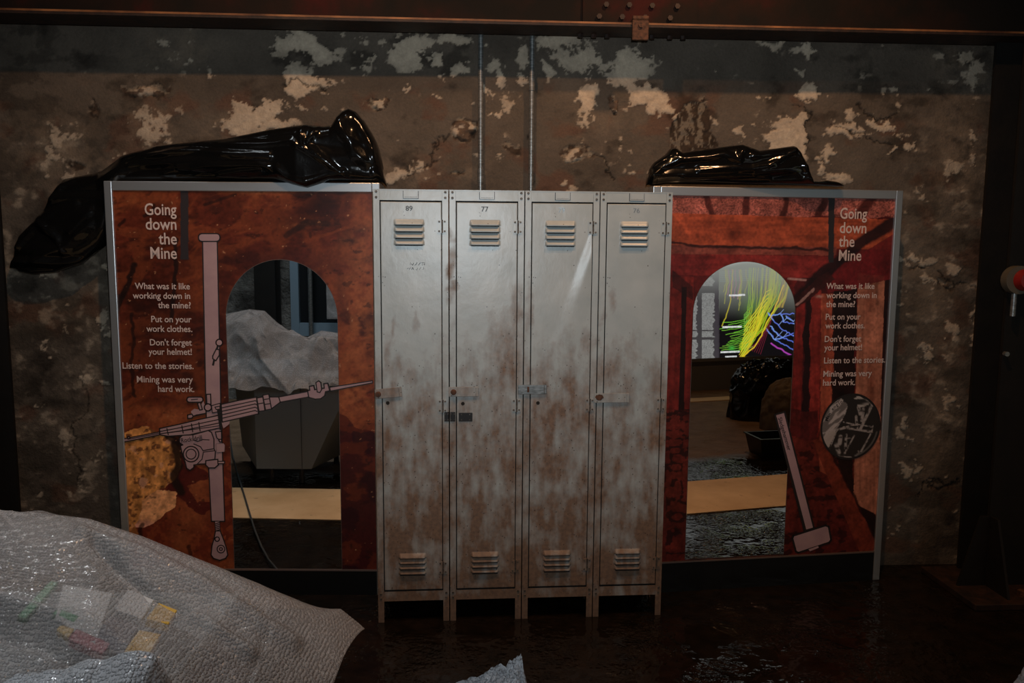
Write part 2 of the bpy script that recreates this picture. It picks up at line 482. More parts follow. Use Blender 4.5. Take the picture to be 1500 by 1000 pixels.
# ================================================================== the setting
def setting():
    # back wall: dense where the photo sees it
    xs = np.concatenate([np.linspace(-4.6, -2.65, 24)[:-1], np.arange(-2.65, 2.75, 0.0056), np.linspace(2.75, 6.6, 40)])
    zs = np.concatenate([np.arange(0, 2.72, 0.0056), np.linspace(2.72, 3.7, 20)])
    X, Z = np.meshgrid(xs, zs)
    Yb = WALLP.o[1] + X * math.tan(WALLP.yaw)
    px, py = proj(np.stack([X, Yb, Z], -1))
    # ragged coordinates
    wx = px + 60 * (fbm(px / 40, py / 40, 11, 6, 0.62) - 0.5)
    wy = py + 60 * (fbm(px / 40, py / 40, 21, 6, 0.62) - 0.5)
    light = [(445, 70, 50, 22, 1), (250, 75, 45, 30, .5), (530, 75, 18, 30, .6), (600, 75, 44, 34, 1), (640, 90, 14, 24, .9), (672, 106, 22, 12, .9),
             (665, 58, 40, 14, .8), (725, 90, 16, 26, .7), (737, 115, 10, 16, .9), (765, 90, 14, 28, .7), (765, 125, 12, 14, .7), (800, 95, 10, 24, .8),
             (822, 62, 40, 16, .75), (860, 92, 60, 30, .8), (925, 90, 36, 44, .95), (1128, 68, 22, 9, .75), (1185, 72, 26, 14, .85), (1183, 135, 24, 14, 1),
             (1170, 105, 12, 8, .6), (1305, 126, 18, 9, .6), (1410, 100, 34, 38, .6), (1425, 210, 22, 60, .55),
             (370, 165, 52, 26, 1), (440, 130, 36, 26, .95), (345, 180, 30, 20, .9), (400, 185, 45, 16, .9), (225, 185, 40, 34, .75), (255, 215, 34, 22, .75), (80, 215, 40, 40, .6), (110, 250, 26, 26, .5), (205, 240, 40, 14, .6),
             (310, 120, 20, 20, .5), (850, 150, 17, 34, 1), (868, 135, 16, 14, 1), (945, 140, 22, 14, 1), (960, 155, 16, 22, 1), (985, 165, 8, 10, .7),
             (1148, 205, 34, 36, 1.05), (1172, 200, 14, 44, 1), (1085, 185, 9, 9, .8), (1245, 190, 30, 16, 1), (1290, 180, 22, 20, .95), (1255, 165, 12, 12, .9), (1220, 225, 8, 12, .9), (1205, 240, 14, 14, .9), (1225, 262, 22, 12, .9), (1333, 212, 10, 12, .9), (1302, 222, 8, 6, .8),
             (1355, 290, 26, 40, .45), (1385, 250, 30, 26, .5), (1340, 380, 22, 24, .8), (1352, 425, 24, 12, .6), (1400, 395, 22, 14, .6), (1360, 520, 22, 14, .7), (1390, 470, 16, 20, .5), (1425, 480, 8, 30, .6), (1320, 655, 22, 14, .7), (1335, 690, 20, 14, .7), (1325, 630, 10, 10, .8), (1370, 600, 18, 8, .4), (1310, 740, 12, 16, .5),
             (585, 255, 22, 14, .8), (610, 240, 10, 14, .7), (570, 265, 14, 10, .8), (640, 245, 26, 26, .55), (590, 205, 18, 8, .5), (700, 240, 16, 16, .5), (735, 210, 20, 14, .5), (740, 155, 18, 14, .5), (712, 140, 10, 12, .8), (725, 165, 8, 8, .8), (590, 135, 8, 6, .7), (640, 140, 10, 6, .6), (690, 135, 18, 6, .6), (905, 205, 20, 8, .5), (875, 180, 22, 10, .5),
             (75, 400, 26, 8, .7), (150, 470, 20, 26, .7), (130, 560, 22, 8, .8), (60, 500, 14, 26, .5), (100, 640, 20, 20, .55), (140, 680, 30, 18, .5), (45, 590, 10, 12, .5), (160, 395, 20, 20, .7), (90, 480, 8, 30, .4), (70, 440, 20, 10, .4)]
    L = blobs(wx, wy, light)
    frag = fbm(px / 24, py / 20, 35, 6, 0.62) - 0.5
    L0 = L
    frag = frag + 0.34 * (fbm(px / 5.5, py / 5.0, 39, 4, .6) - 0.5)
    L = sstep(0.47, 0.55, L + 1.25 * frag) * np.clip(0.35 + 0.75 * L, 0, 1) * sstep(0.03, 0.2, L0)
    speck = sstep(0.72, 0.78, fbm(px / 14, py / 11, 31, 4)) * sstep(0.56, 0.7, fbm(px / 70, py / 70, 33, 2))
    L = np.maximum(L, 0.75 * speck)
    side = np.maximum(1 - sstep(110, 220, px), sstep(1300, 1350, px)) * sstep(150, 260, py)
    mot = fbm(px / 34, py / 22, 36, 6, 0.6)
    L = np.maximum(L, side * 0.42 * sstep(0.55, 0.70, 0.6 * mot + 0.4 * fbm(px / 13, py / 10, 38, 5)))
    L = L * (0.72 + 0.4 * fbm(px / 8, py / 8, 37, 3))
    base = np.stack([0.092 + 0 * px, 0.076 + 0 * px, 0.060 + 0 * px], -1)
    n1 = fbm(px / 60, py / 60, 41, 5)[..., None]
    base = base * (0.62 + 0.76 * n1)
    red = sstep(0.55, 0.72, fbm(px / 45, py / 38, 51, 4))[..., None] * sstep(110, 150, py)[..., None]
    base = base * (1 - 0.55 * red) + np.array([0.105, 0.048, 0.030]) * 0.55 * red
    dk = sstep(0.60, 0.74, fbm(px / 60, py / 42, 61, 6, .6))[..., None]
    base = base * (1 - 0.5 * dk)
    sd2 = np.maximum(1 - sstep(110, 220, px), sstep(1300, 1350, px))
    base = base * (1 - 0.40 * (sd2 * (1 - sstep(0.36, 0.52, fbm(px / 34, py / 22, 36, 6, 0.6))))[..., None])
    soft = blobs(wx, wy, [(80, 215, 60, 50, 1), (110, 255, 45, 30, 1), (225, 190, 55, 42, .9), (330, 185, 50, 22, .8), (160, 240, 60, 20, .8), (600, 250, 60, 26, .9), (1400, 230, 44, 90, .9), (1355, 420, 36, 120, .8), (1360, 640, 30, 90, .6), (255, 75, 55, 28, .7), (680, 260, 40, 20, .7), (880, 190, 60, 30, .5), (130, 600, 40, 110, .5), (1030, 240, 80, 24, .4), (1410, 105, 40, 36, .8)])
    soft = soft * sstep(.30, .62, fbm(px / 20, py / 16, 64, 6, .6))
    base = base * (1 - .62 * soft[..., None]) + np.array([0.215, 0.165, 0.118]) * .62 * soft[..., None]
    cream = np.array([0.47, 0.395, 0.30])
    c = base * (1 - L[..., None]) + cream * L[..., None]
    # exposed stones and cracks
    stones = [(551, 148, 24, 13, 1), (215, 131, 44, 16, .9), (140, 150, 20, 14, .7), (680, 188, 24, 22, 1), (845, 217, 22, 18, .9), (901, 152, 8, 12, 1), (1020, 140, 16, 8, .6), (665, 255, 18, 8, .6), (740, 212, 26, 20, .6), (110, 235, 26, 12, .6),
              (1385, 425, 26, 8, .7), (1345, 400, 18, 8, .6), (1250, 195, 14, 20, .5)]
    S = blobs(wx, wy, stones)
    sm = sstep(0.40, 0.55, S)
    big = inpoly(px + .25 * (wx - px), py + .25 * (wy - py), [(982, 212), (986, 180), (992, 163), (1003, 151), (1031, 148), (1038, 166), (1043, 185), (1054, 205), (1052, 226), (984, 226)]) * 1.0
    sm = np.maximum(sm, big)
    rim = sm * (1 - sstep(0.55, 0.75, S))
    stc = np.array([0.10, 0.07, 0.05])[None, None] * (0.4 + 1.2 * fbm(px / 7, py / 7, 71, 4)[..., None])
    sp = sstep(0.52, 0.60, np.where(big > 0, fbm(px / 5, py / 13, 74, 5, .65), fbm(px / 9, py / 6, 73, 4))) * sm
    c = c * (1 - sm[..., None]) + stc * sm[..., None]
    c = c * (1 - 0.75 * sp[..., None]) + cream * 0.75 * sp[..., None]
    c = c * (1 - 0.6 * rim[..., None])
    cracks = [[(345, 285), (420, 215), (470, 200)], [(410, 122), (440, 126), (468, 140)], [(590, 262), (640, 215), (655, 195)], [(1160, 150), (1180, 165), (1188, 215)], [(1225, 180), (1262, 198), (1300, 212)], [(1370, 405), (1400, 418), (1440, 415)], [(770, 200), (775, 270)], [(865, 225), (900, 255)],
              [(120, 560), (110, 640), (125, 700)], [(1340, 720), (1400, 700)], [(1265, 145), (1290, 165), (1310, 160)]]
    cr = np.zeros(px.shape)
    for pl in cracks:
        cr = np.maximum(cr, 1 - sstep(0.4, 2.6, dseg(wx, wy, pl)))
    c = c * (1 - 0.72 * cr[..., None])
    # relief
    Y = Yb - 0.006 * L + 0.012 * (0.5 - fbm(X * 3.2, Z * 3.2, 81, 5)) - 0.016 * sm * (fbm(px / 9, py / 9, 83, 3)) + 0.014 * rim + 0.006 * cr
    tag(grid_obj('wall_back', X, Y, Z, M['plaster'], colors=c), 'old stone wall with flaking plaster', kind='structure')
    # floor
    f = MB().box(-4.6, 6.6, -1.3, 4.25, -0.1, 0.0).build('floor', M['floor']); tag(f, kind='structure')
    c = MB().box(-4.6, 6.6, -1.3, 4.25, 3.7, 3.8).build('ceiling', M['ceiling']); tag(c, kind='structure')
    # front wall (behind the photographer), seen in the mirrors
    tag(MB().box(-4.6, 6.6, -1.25, -1.10, 0, 3.7).build('wall_front', M['stone_dim']), kind='structure')
    tag(MB().box(-4.7, -4.6, -1.25, 4.2, 0, 3.7).build('wall_left', M['stone_dim']), kind='structure')
    tag(MB().box(6.6, 6.7, -1.25, 4.25, 0, 3.7).build('wall_right', M['stone_dim']), kind='structure')
    # pale strip running along the floor (seen in both mirrors)
    a = [(-4.6, 1.85), (6.6, 2.24), (6.6, 2.90), (-4.6, 2.40)]
    s = MB().hull2([(x, y, -0.02) for x, y in a], [(x, y, 0.006) for x, y in a]).build('trim_1', M['strip']); tag(s, kind='structure')
    s = MB().box(1.6, 6.6, -0.62, -0.45, -0.01, 0.008).build('trim_2', M['strip']); tag(s, kind='structure')
    # low grey panelling under the lit display
    s = MB().box(2.6, 6.5, -1.10, -1.04, 0, 0.325).build('wall_panel', M['wall_panel']); tag(s, kind='structure')
    # steel framed window opposite the left mirror
    w0 = empty('window_1', (-1.62, -1.08, 0)); tag(w0, kind='structure')
    fr = MB()
    fr.box(-0.55, -0.47, -0.03, 0.05, 0.66, 2.3); fr.box(0.47, 0.55, -0.03, 0.05, 0.66, 2.3)
    fr.box(-0.55, 0.55, -0.03, 0.045, 0.66, 0.79); fr.box(-0.55, 0.55, -0.03, 0.045, 2.22, 2.3)
    fr.build('window_frame', M['window_paint'], w0)
    MB().box(-0.47, 0.47, -0.015, 0.005, 0.79, 2.22).build('pane', M['glass_dark'], w0)
    for ch in w0.children: ch['kind'] = 'structure'


setting()


# ================================================================== steel frame
def steel():
    yaw = 0.060
    # beam: lower front edge seen at about y = 40 px in the middle
    y0 = 3.60
    p = at_depth(750, 36, y0)
    zb = float(p[2])
    root = empty('steel_beam', (0, y0, zb), yaw)
    tag(root, 'dark rust-stained steel beam spanning above the stone wall', 'beam')
    MB().box(-4.5, 4.5, 0.075, 0.095, 0.02, 0.55).build('web', M['beam'], root)
    MB().box(-4.5, 4.5, 0.0, 0.17, 0.0, 0.02).build('flange', M['flange'], root, bevel=0.003)
    MB().box(-4.5, 4.5, -0.002, 0.004, 0.011, 0.019).build('flange_edge', M['lit_edge'], root)  # front edge strip with the caught lamp light painted in
    pl = MB(); pl.box(0.30, 0.80, 0.060, 0.075, 0.02, 0.5); pl.build('splice_plate', M['beam'], root)
    k = 0
    for x in (0.37, 0.47, 0.57, 0.68):
        for z in (0.055, 0.105):
            xx = x + (0.03 if z > 0.1 else 0)
            MB().cyl((xx, 0.060, z), (xx, 0.045, z), 0.012, n=6, smooth=False).build('bolt', M['base_rust'], root)
    for x in (0.30, 0.36, 0.42, 0.62, 0.70, 0.76):
        MB().cyl((x, 0.13, 0.0), (x, 0.13, -0.015), 0.013, n=6, smooth=False).build('bolt', M['base_rust'], root)
    br = empty('clamp_bracket', root.location, yaw)
    tag(br, 'small rusty clamp hooked under the overhead steel beam', 'bracket')
    b = MB(); b.box(0.503, 0.573, -0.016, -0.002, -0.055, 0.045); b.box(0.503, 0.573, -0.016, 0.06, 0.022, 0.036); b.build('strap', M['rusty'], br, bevel=0.003)
    MB().cyl((0.538, -0.016, 0.005), (0.538, -0.026, 0.005), 0.012, n=6, smooth=False).build('bolt', M['rusty'], br)

    # right column with base plate and gusset
    def column(name, x, y, label, sgn):
        r = empty(name, (x, y, 0), yaw)
        tag(r, label, 'column', 'steel columns at both ends of the beam')
        a = MB(); a.box(0, 0.30, 0, 0.018, 0.03, zb + 0.6) if sgn > 0 else a.box(-0.30, 0, 0, 0.018, 0.03, zb + 0.6)
        a.build('front_flange', M['steel_paint'], r)
        a = MB(); a.box(0.14, 0.155, 0.018, 0.2, 0.03, zb + 0.6) if sgn > 0 else a.box(-0.155, -0.14, 0.018, 0.2, 0.03, zb + 0.6)
        a.build('web', M['steel_paint'], r)
        a = MB(); a.box(0, 0.30, 0.2, 0.218, 0.03, zb + 0.6) if sgn > 0 else a.box(-0.30, 0, 0.2, 0.218, 0.03, zb + 0.6)
        a.build('back_flange', M['steel_paint'], r)
        a = MB()
        if sgn > 0: a.box(-0.17, 0.5, -0.20, 0.235, 0.0, 0.03)
        else: a.box(-0.5, 0.15, -0.20, 0.235, 0.0, 0.03)
        a.build('base_plate', M['base_rust'], r, bevel=0.004)
        g = MB(); x0 = 0.0 if sgn > 0 else -0.012
        prof = [(0.0, 0.03), (0.0, 0.36), (-0.05, 0.36), (-0.16, 0.03)]
        g.hull2([(0.01 * sgn - 0.006, p_[0], p_[1]) for p_ in prof], [(0.01 * sgn + 0.006, p_[0], p_[1]) for p_ in prof])
        prof2 = [(0.0, 0.03), (0.0, 0.36), (-0.04 * sgn, 0.36), (-0.13 * sgn, 0.03)]
        g.hull2([(p_[0], 0.0, p_[1]) for p_ in prof2], [(p_[0], 0.012, p_[1]) for p_ in prof2])
        g.build('gusset', M['steel_paint'], r)
        for bx in ((0.10, 0.35) if sgn > 0 else (-0.35, -0.1)):
            MB().cyl((bx, -0.12, 0.03), (bx, -0.12, 0.055), 0.022, n=6, smooth=False).build('bolt', M['rusty'], r)
        return r
    pR = at_depth(1437, 400, 3.86); pL = at_depth(13, 400, 3.72)
    pR[1] = 3.645; pL[1] = 3.50
    column('steel_column', pR[0], pR[1], 'black steel column beside the right-hand display board, red knob on it', 1)
    column('steel_column', pL[0], pL[1], 'black steel column at the left edge near the drooping bin bag', -1)
    # red knob on the right column
    c = at_depth(1494, 410, 3.60)
    r = empty('valve', (c[0], 3.645, c[2])); tag(r, 'round red knob in a beige collar fixed to the right steel column', 'valve')
    MB().cyl((0, -0.005, 0), (0, -0.05, 0), 0.062, n=28).build('collar', M['beige'], r, bevel=0.004)
    MB().cyl((0.016, -0.05, 0), (0.016, -0.09, 0), 0.048, 0.038, n=28).build('knob', M['red'], r, bevel=0.006)
    MB().cyl((-0.01, -0.03, -0.06), (-0.01, -0.03, -0.16), 0.012).build('pipe_stub', M['zinc'], r)
    MB().cyl((-0.02, -0.01, -0.33), (-0.02, -0.03, -0.33), 0.011, n=10).build('screw', M['zinc'], r)
    # conduits on the wall
    for (px, cy, lab, n_) in ((704, 258, 'thin metal conduit on the wall above the second locker', 0), (778, 125, 'thin metal conduit on the wall above the third locker', 1)):
        u, z = WALLP.px(px, 160)
        p = WALLP.world(u, -0.030, 0)
        r = empty('conduit_pipe', (p[0], p[1], 0)); tag(r, lab, 'pipe', 'conduits above the lockers')
        MB().cyl((0, 0, 0.2), (0, 0, zb + 0.5), 0.0115, n=14).build('pipe', M['zinc'], r)
        _, zc = WALLP.px(px, cy)
        MB().cyl((0, 0, zc - 0.03), (0, 0, zc + 0.03), 0.0145, n=14).build('coupling', M['zinc'], r)
        for zz in (0.9,):
            MB().box(-0.02, 0.02, -0.015, 0.03, zz - 0.012, zz + 0.012).build('clip', M['zinc'], r)


steel()


# ================================================================== lockers
RUST = [(740, 520, 42, 75, .62), (757, 468, 12, 60, .62), (700, 570, 50, 45, .55), (760, 610, 60, 70, .52), (775, 450, 5, 70, .5), (590, 560, 34, 60, .42), (568, 520, 9, 60, .5), (610, 470, 6, 20, .4), (575, 480, 5, 24, .5),
        (860, 500, 10, 34, .55), (838, 530, 14, 70, .42), (800, 560, 55, 45, .55), (890, 570, 40, 55, .52), (897, 440, 6, 24, .55), (940, 575, 40, 40, .35), (663, 390, 5, 80, .8), (640, 600, 26, 60, .45), (570, 600, 22, 60, .5),
        (690, 650, 40, 120, .5), (740, 640, 40, 100, .5), (840, 620, 36, 80, .5), (885, 640, 30, 120, .6), (930, 660, 34, 90, .45), (610, 660, 50, 120, .45), (880, 490, 6, 100, .5), (985, 440, 3, 80, .3), (555, 700, 10, 150, .5), (770, 700, 14, 200, .45), (870, 760, 20, 120, .5), (600, 820, 60, 60, .62), (710, 830, 70, 60, .6), (820, 820, 60, 60, .55), (930, 800, 50, 60, .55)]


def rust_at(P):
    px, py = proj(P)
    g = 0.02 + 0.54 * sstep(420, 610, py) + 0.20 * sstep(600, 860, py)
    r = np.maximum(g, blobs(px + 14 * (fbm(px / 14, py / 20, 5, 3) - 0.5), py, RUST))
    st = fbm(px / 8, py / 40, 7, 4) - 0.5
    r = r + 0.55 * st * sstep(420, 560, py) + 0.8 * (fbm(px / 26, py / 34, 9, 5) - 0.5) * sstep(430, 560, py)
    r = r + 0.3 * sstep(868, 880, py)
    return np.clip(r, 0, 1)


def rust_attr(o):
    me = o.data
    n = len(me.vertices); co = np.empty(n * 3, np.float32); me.vertices.foreach_get('co', co)
    co = co.reshape(-1, 3).astype(float)
    p = o.parent
    off = np.array(p.location) if p else np.zeros(3); a = p.rotation_euler.z if p else 0
    W = np.stack([co[:, 0] * math.cos(a) - co[:, 1] * math.sin(a), co[:, 0] * math.sin(a) + co[:, 1] * math.cos(a), co[:, 2]], -1) + off
    at = me.attributes.new('rust', 'FLOAT', 'POINT'); at.data.foreach_set('value', rust_at(W).astype(np.float32))


def long_box(mb, x0, x1, y0, y1, z0, z1, n):
    """box cut into n slices along z so that rust can vary along it"""
    zs = np.linspace(z0, z1, n + 1); v = []
    for z in zs: v += [(x0, y0, z), (x1, y0, z), (x1, y1, z), (x0, y1, z)]
    f = [(0, 3, 2, 1), (4 * n, 4 * n + 1, 4 * n + 2, 4 * n + 3)]
    for i in range(n):
        for k in range(4):
            a, b = 4 * i + k, 4 * i + (k + 1) % 4
            f.append((a, b, b + 4, a + 4))
    mb.add(v, f)


def wide_box(mb, x0, x1, y0, y1, z0, z1, n):
    xs = np.linspace(x0, x1, n + 1); v = []
    for x in xs: v += [(x, y0, z0), (x, y1, z0), (x, y1, z1), (x, y0, z1)]
    f = [(0, 1, 2, 3), (4 * n + 3, 4 * n + 2, 4 * n + 1, 4 * n)]
    for i in range(n):
        for k in range(4):
            a, b = 4 * i + k, 4 * i + (k + 1) % 4
            f.append((a, a + 4, b + 4, b))
    mb.add(v, f)


def text_mesh(s, px_size=1.0):
    cu = bpy.data.curves.new('t', 'FONT'); cu.body = s; cu.size = 1.0; cu.resolution_u = 3; cu.offset = 0.013
    ob = bpy.data.objects.new('t', cu); COL.objects.link(ob)
    dg = bpy.context.evaluated_depsgraph_get(); dg.update()
    me = bpy.data.meshes.new_from_object(ob.evaluated_get(dg))
    v = np.array([x.co[:] for x in me.vertices]); f = [tuple(p.vertices) for p in me.polygons]
    bpy.data.objects.remove(ob); bpy.data.curves.remove(cu); bpy.data.meshes.remove(me)
    return v, f


LOCK_DEPTH = 0.21
H_LOCK = 1.80
LOCK_LABEL = ['leftmost grey rusty steel locker with scribbled writing below its top louvers',
              'grey rusty steel locker with two small black squares below its latch',
              'grey rusty steel locker with a bent dented door and shiny latch plate',
              'rightmost grey rusty steel locker next to the sledgehammer board']
LOCK_U = []
for (a, b) in ((546, 657), (658, 768.5), (769.5, 879), (880, 986)):
    LOCK_U.append((LOCK.px(a, 278)[0], LOCK.px(b, 280)[0]))
LATCH = [(0.985, 0.0, 0.108, -0.03), (0.985, -0.004, 0.118, 0.0), (0.993, -0.024, 0.095, 0.0), (0.955, -0.012, 0.135, 0.0)]


def lockers():
    for k in range(4):
        u0, u1 = LOCK_U[k]; W = u1 - u0
        base = LOCK.world(u0, 0, 0)
        r = empty('locker', base, LOCK.yaw)
        tag(r, LOCK_LABEL[k], 'locker', 'row of four lockers')
        PW = 0.0255
        # body shell
        b = MB(); D = LOCK_DEPTH
        b.box(0.002, 0.006, 0.012, D, 0.09, H_LOCK - 0.002); b.box(W - 0.006, W - 0.002, 0.012, D, 0.09, H_LOCK - 0.002)
        b.box(0.002, W - 0.002, D - 0.004, D, 0.09, H_LOCK - 0.002); b.box(0.002, W - 0.002, 0.012, D, 0.092, 0.098)
        b.box(0, W, 0.0, D, H_LOCK - 0.004, H_LOCK)
        o = b.build('body', M['locker'], r); rust_attr(o)
        o = MB().box(0.01, W - 0.01, 0.03, 0.034, 0.1, H_LOCK - 0.01).build('inner_lining', M['locker_dark'], r)
        # posts run down to the feet
        for (xa, xb) in ((0.001, PW), (W - PW, W - 0.001)):
            p = MB(); long_box(p, xa, xb, 0.0, 0.003, 0.0, H_LOCK - 0.003, 120)
            xo = xa if xa < W / 2 else xb - 0.003
            long_box(p, xo, xo + 0.003, 0.003, 0.026, 0.0, H_LOCK - 0.003, 20)
            for yb in (D - 0.026,):
                long_box(p, xo, xo + 0.003, yb, yb + 0.026, 0.0, 0.095, 4)
            o = p.build('post', M['locker'], r); rust_attr(o)
        # top and bottom rails
        t = MB(); wide_box(t, PW + 0.0005, W - PW - 0.0005, 0.001, 0.004, 1.757, H_LOCK - 0.004, 24); o = t.build('top_rail', M['locker'], r); rust_attr(o)
        t = MB(); wide_box(t, PW + 0.0005, W - PW - 0.0005, 0.001, 0.004, 0.092, 0.134, 24); o = t.build('bottom_rail', M['locker'], r); rust_attr(o)
        # rivets at the rail ends
        for x in (PW / 2, W - PW / 2):
            for z in (1.790, 1.768, 0.124, 0.104):
                MB().cyl((x, 0.001, z), (x, -0.003, z), 0.0056, 0.0038, n=10).build('rivet', M['bolt'], r)
        # label holder
        cx = W * 0.5
        lh = MB()
        for (xa, xb, za, zb) in ((cx - .029, cx + .029, 1.765, 1.769), (cx - .029, cx - .025, 1.769, 1.793), (cx + .025, cx + .029, 1.769, 1.793)):
            wide_box(lh, xa, xb, -0.003, 0.0015, za, zb, 2)
        wide_box(lh, cx - .025, cx + .025, -0.0008, 0.0015, 1.769, 1.793, 2)
        o = lh.build('label_holder', M['locker'], r); rust_attr(o)
        ln_ = MB()
        for (xa, xb, za, zb) in ((cx - .031, cx + .031, 1.7635, 1.765), (cx - .031, cx - .029, 1.7635, 1.794), (cx + .029, cx + .031, 1.7635, 1.794), (cx - .025, cx + .025, 1.769, 1.7702)):
            ln_.box(xa, xb, -0.0012, 0.001, za, zb)
        ln_.build('holder_shadow_gap', M['ink'], o)
        # door: pressed sheet with louvres (bulged mesh) ; dented on the third
        da, db, z0, z1 = PW + 0.0042, W - PW - 0.0035, 0.1415, 1.7505
        xs = np.linspace(da, db, 96); zs = np.linspace(z0, z1, 560)
        X, Z = np.meshgrid(xs, zs)
        Y = np.full(X.shape, 0.0015) + 0.0012 * (fbm(X * 7, Z * 3.5, 100 + k, 3) - 0.5)
        for (za, zb) in ((1.575, 1.680), (0.205, 0.300)):
            lx0, lx1 = (da + 0.052, db - 0.068) if za > 1 else (da + 0.058, db - 0.066)
            pitch = (zb - za) / 4
            for j in range(4):
                zt = zb - j * pitch
                tt = (zt - Z) / (pitch * 0.74)            # 0 at the top of a louvre, 1 at its lip
                prof = np.where((tt >= 0) & (tt <= 1), tt ** 0.9, 0)
                edge = sstep(lx0, lx0 + 0.010, X) * (1 - sstep(lx1 - 0.010, lx1, X))
                Y -= 0.0150 * prof * edge
        if k == 2:
            p0 = np.array(LOCK.px(866, 352)) - np.array([u0, 0]); p1 = np.array(LOCK.px(800, 545)) - np.array([u0, 0])
            dv = (p1 - p0); Ld = np.hypot(*dv); dv = dv / Ld; nv = np.array([-dv[1], dv[0]])
            s_ = (X - p0[0]) * nv[0] + (Z - p0[1]) * nv[1]; l_ = ((X - p0[0]) * dv[0] + (Z - p0[1]) * dv[1]) / Ld
            fade = sstep(-0.30, 0.0, l_) * (1 - 0.75 * sstep(0.15, 0.6, l_)) * (1 - sstep(0.7, 1.25, l_))
            wd = 0.020 + 0.018 * np.clip(l_, 0, 1)
            Y += fade * (-0.0062 * sstep(-1, 1, s_ / wd) * (1 - sstep(0.02, 0.10, s_)))
        # bend the sheet's edges back so that the door has a rim
        o = grid_obj('door', X, Y, Z, M['locker'], r)
        sol = o.modifiers.new('sheet', 'SOLIDIFY'); sol.thickness = 0.002; sol.offset = 1
        rust_attr(o)
        door = o
        # dark slots under each louvre lip
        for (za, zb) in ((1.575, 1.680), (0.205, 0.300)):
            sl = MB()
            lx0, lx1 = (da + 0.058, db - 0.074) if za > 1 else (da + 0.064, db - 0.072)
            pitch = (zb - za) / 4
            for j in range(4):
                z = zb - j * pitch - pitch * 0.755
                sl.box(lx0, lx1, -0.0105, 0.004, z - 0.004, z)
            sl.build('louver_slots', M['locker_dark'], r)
        # hinges
        for hz in (1.655, 0.925, 0.235):
            h = MB(); xx = W - PW
            h.box(xx - 0.019, xx - 0.003, -0.0028, 0.0008, hz - 0.027, hz + 0.027); h.box(xx + 0.003, xx + 0.017, -0.0028, 0.0008, hz - 0.027, hz + 0.027)
            o = h.build('hinge', M['locker'], r); rust_attr(o)
            q = MB(); q.cyl((xx, -0.003, hz - 0.026), (xx, -0.003, hz + 0.026), 0.0035, n=10)
            for dx in (-0.012, 0.010):
                for dz in (-0.019, 0.019): q.cyl((xx + dx, -0.002, hz + dz), (xx + dx, -0.006, hz + dz), 0.0045, 0.003, n=8)
            q.build('hinge_pin', M['bolt'], o)
        # latch plate
        lz, la, lb, tilt = LATCH[k]
        l = MB(); l.box(0, lb - la, -0.006, -0.002, -0.020, 0.020); l.box(lb - la - 0.012, lb - la - 0.009, -0.008, -0.005, -0.018, 0.018)
        lm = M['zinc'] if k == 2 else M['locker']
        lo = l.build('latch', lm, r, bevel=0.0015); lo.location = (la, -0.003, lz - (0.008 if k == 0 else 0)); lo.rotation_euler = (0, tilt * 3, 0)
        a = lo.data.attributes.new('rust', 'FLOAT', 'POINT'); a.data.foreach_set('value', np.full(len(lo.data.vertices), [0.62, 0.5, 0.1, 0.4][k], np.float32))
        if k == 2: lo['label'] = 'bare shiny steel latch plate'
        kn = MB()
        if k == 2: kn.box(0.038, 0.046, -0.014, -0.006, -0.010, 0.012)
        elif k == 3:
            kn.add([(0.022 + 0.020 * math.cos(t_) * (0.7 + 0.3 * random.random()), -0.0072, 0.004 + 0.015 * math.sin(t_) * (0.6 + 0.4 * random.random())) for t_ in np.linspace(0, 6.28, 22)[:-1]], [tuple(range(21))[::-1]])
        else: kn.cyl((0.020 if k else 0.012, -0.006, -0.001), (0.020 if k else 0.012, -0.018, -0.001), 0.012, 0.010, n=14)
        kn.build('staple', M['rusty'], lo)
        # keyhole
        u, z = LOCK.px([568, 678, 788, 905][k], [590, 591, 590, 640][k]); u -= u0
        if k < 3:
            MB().cyl((u, 0.0005, z), (u, -0.0012, z), 0.0075, n=18).build('keyhole', M['locker_dark'], r)
        # stencilled number
        if True:
            v, f = text_mesh(['89', '77', '79', '76'][k])
            hgt = 0.020; v = v / (v[:, 1].max() - v[:, 1].min()) * hgt; v[:, 0] *= 1.05
            cx2 = 0.142 if k < 2 else 0.148
            m_ = MB(); m_.add([(cx2 - v[:, 0].max() / 2 + a_, -0.0012, 1.716 + c_) for a_, c_, _ in v], f)
            o = m_.build('number_stamp', [M['ink'], M['ink'], M['zinc'], M['zinc']][k], r, recalc=False)
    # special marks
    def root_of(i): return [o for o in COL.objects if o.name.split('.')[0] == 'locker' and o.type == 'EMPTY'][i]
    r0 = root_of(0); r1 = root_of(1)
    # scribbled writing on the first door
    sc = MB()
    def stroke(pts, wd, mb):
        P = [np.array(LOCK.px(*p)) - np.array([LOCK_U[0][0], 0]) for p in pts]
        for a, b in zip(P[:-1], P[1:]):
            d = b - a; n = np.array([-d[1], d[0]]) / (np.hypot(*d) + 1e-9) * wd / 2
            q = [a + n, a - n, b - n, b + n]; mb.add([(c[0], -0.0013, c[1]) for c in q], [(0, 1, 2, 3)])
    for i, s_ in enumerate([[(601, 388), (601.5, 384)], [(602.5, 386), (604.5, 388.5), (606, 385)], [(607.5, 388.5), (610, 386.5), (611, 384)], [(613, 388.5), (614.5, 386), (616, 384.5)], [(617, 384.5), (621, 384.5)], [(619, 384.5), (618.5, 389)], [(622, 384), (621.5, 388)],
                            [(596, 394), (598, 392.5), (601, 393)], [(599, 395), (602, 391.5)], [(603, 395), (604.5, 391.5), (606, 395)], [(609, 394), (610.5, 395.5), (612, 392)], [(614, 395), (617, 391)], [(619, 394.5), (621, 393.5), (620, 391)]]):
        stroke(s_, 0.0022 if i in (1, 2, 3, 9) else 0.0012, sc)
    sc.build('scribbled_writing', M['ink'], r0, recalc=False)
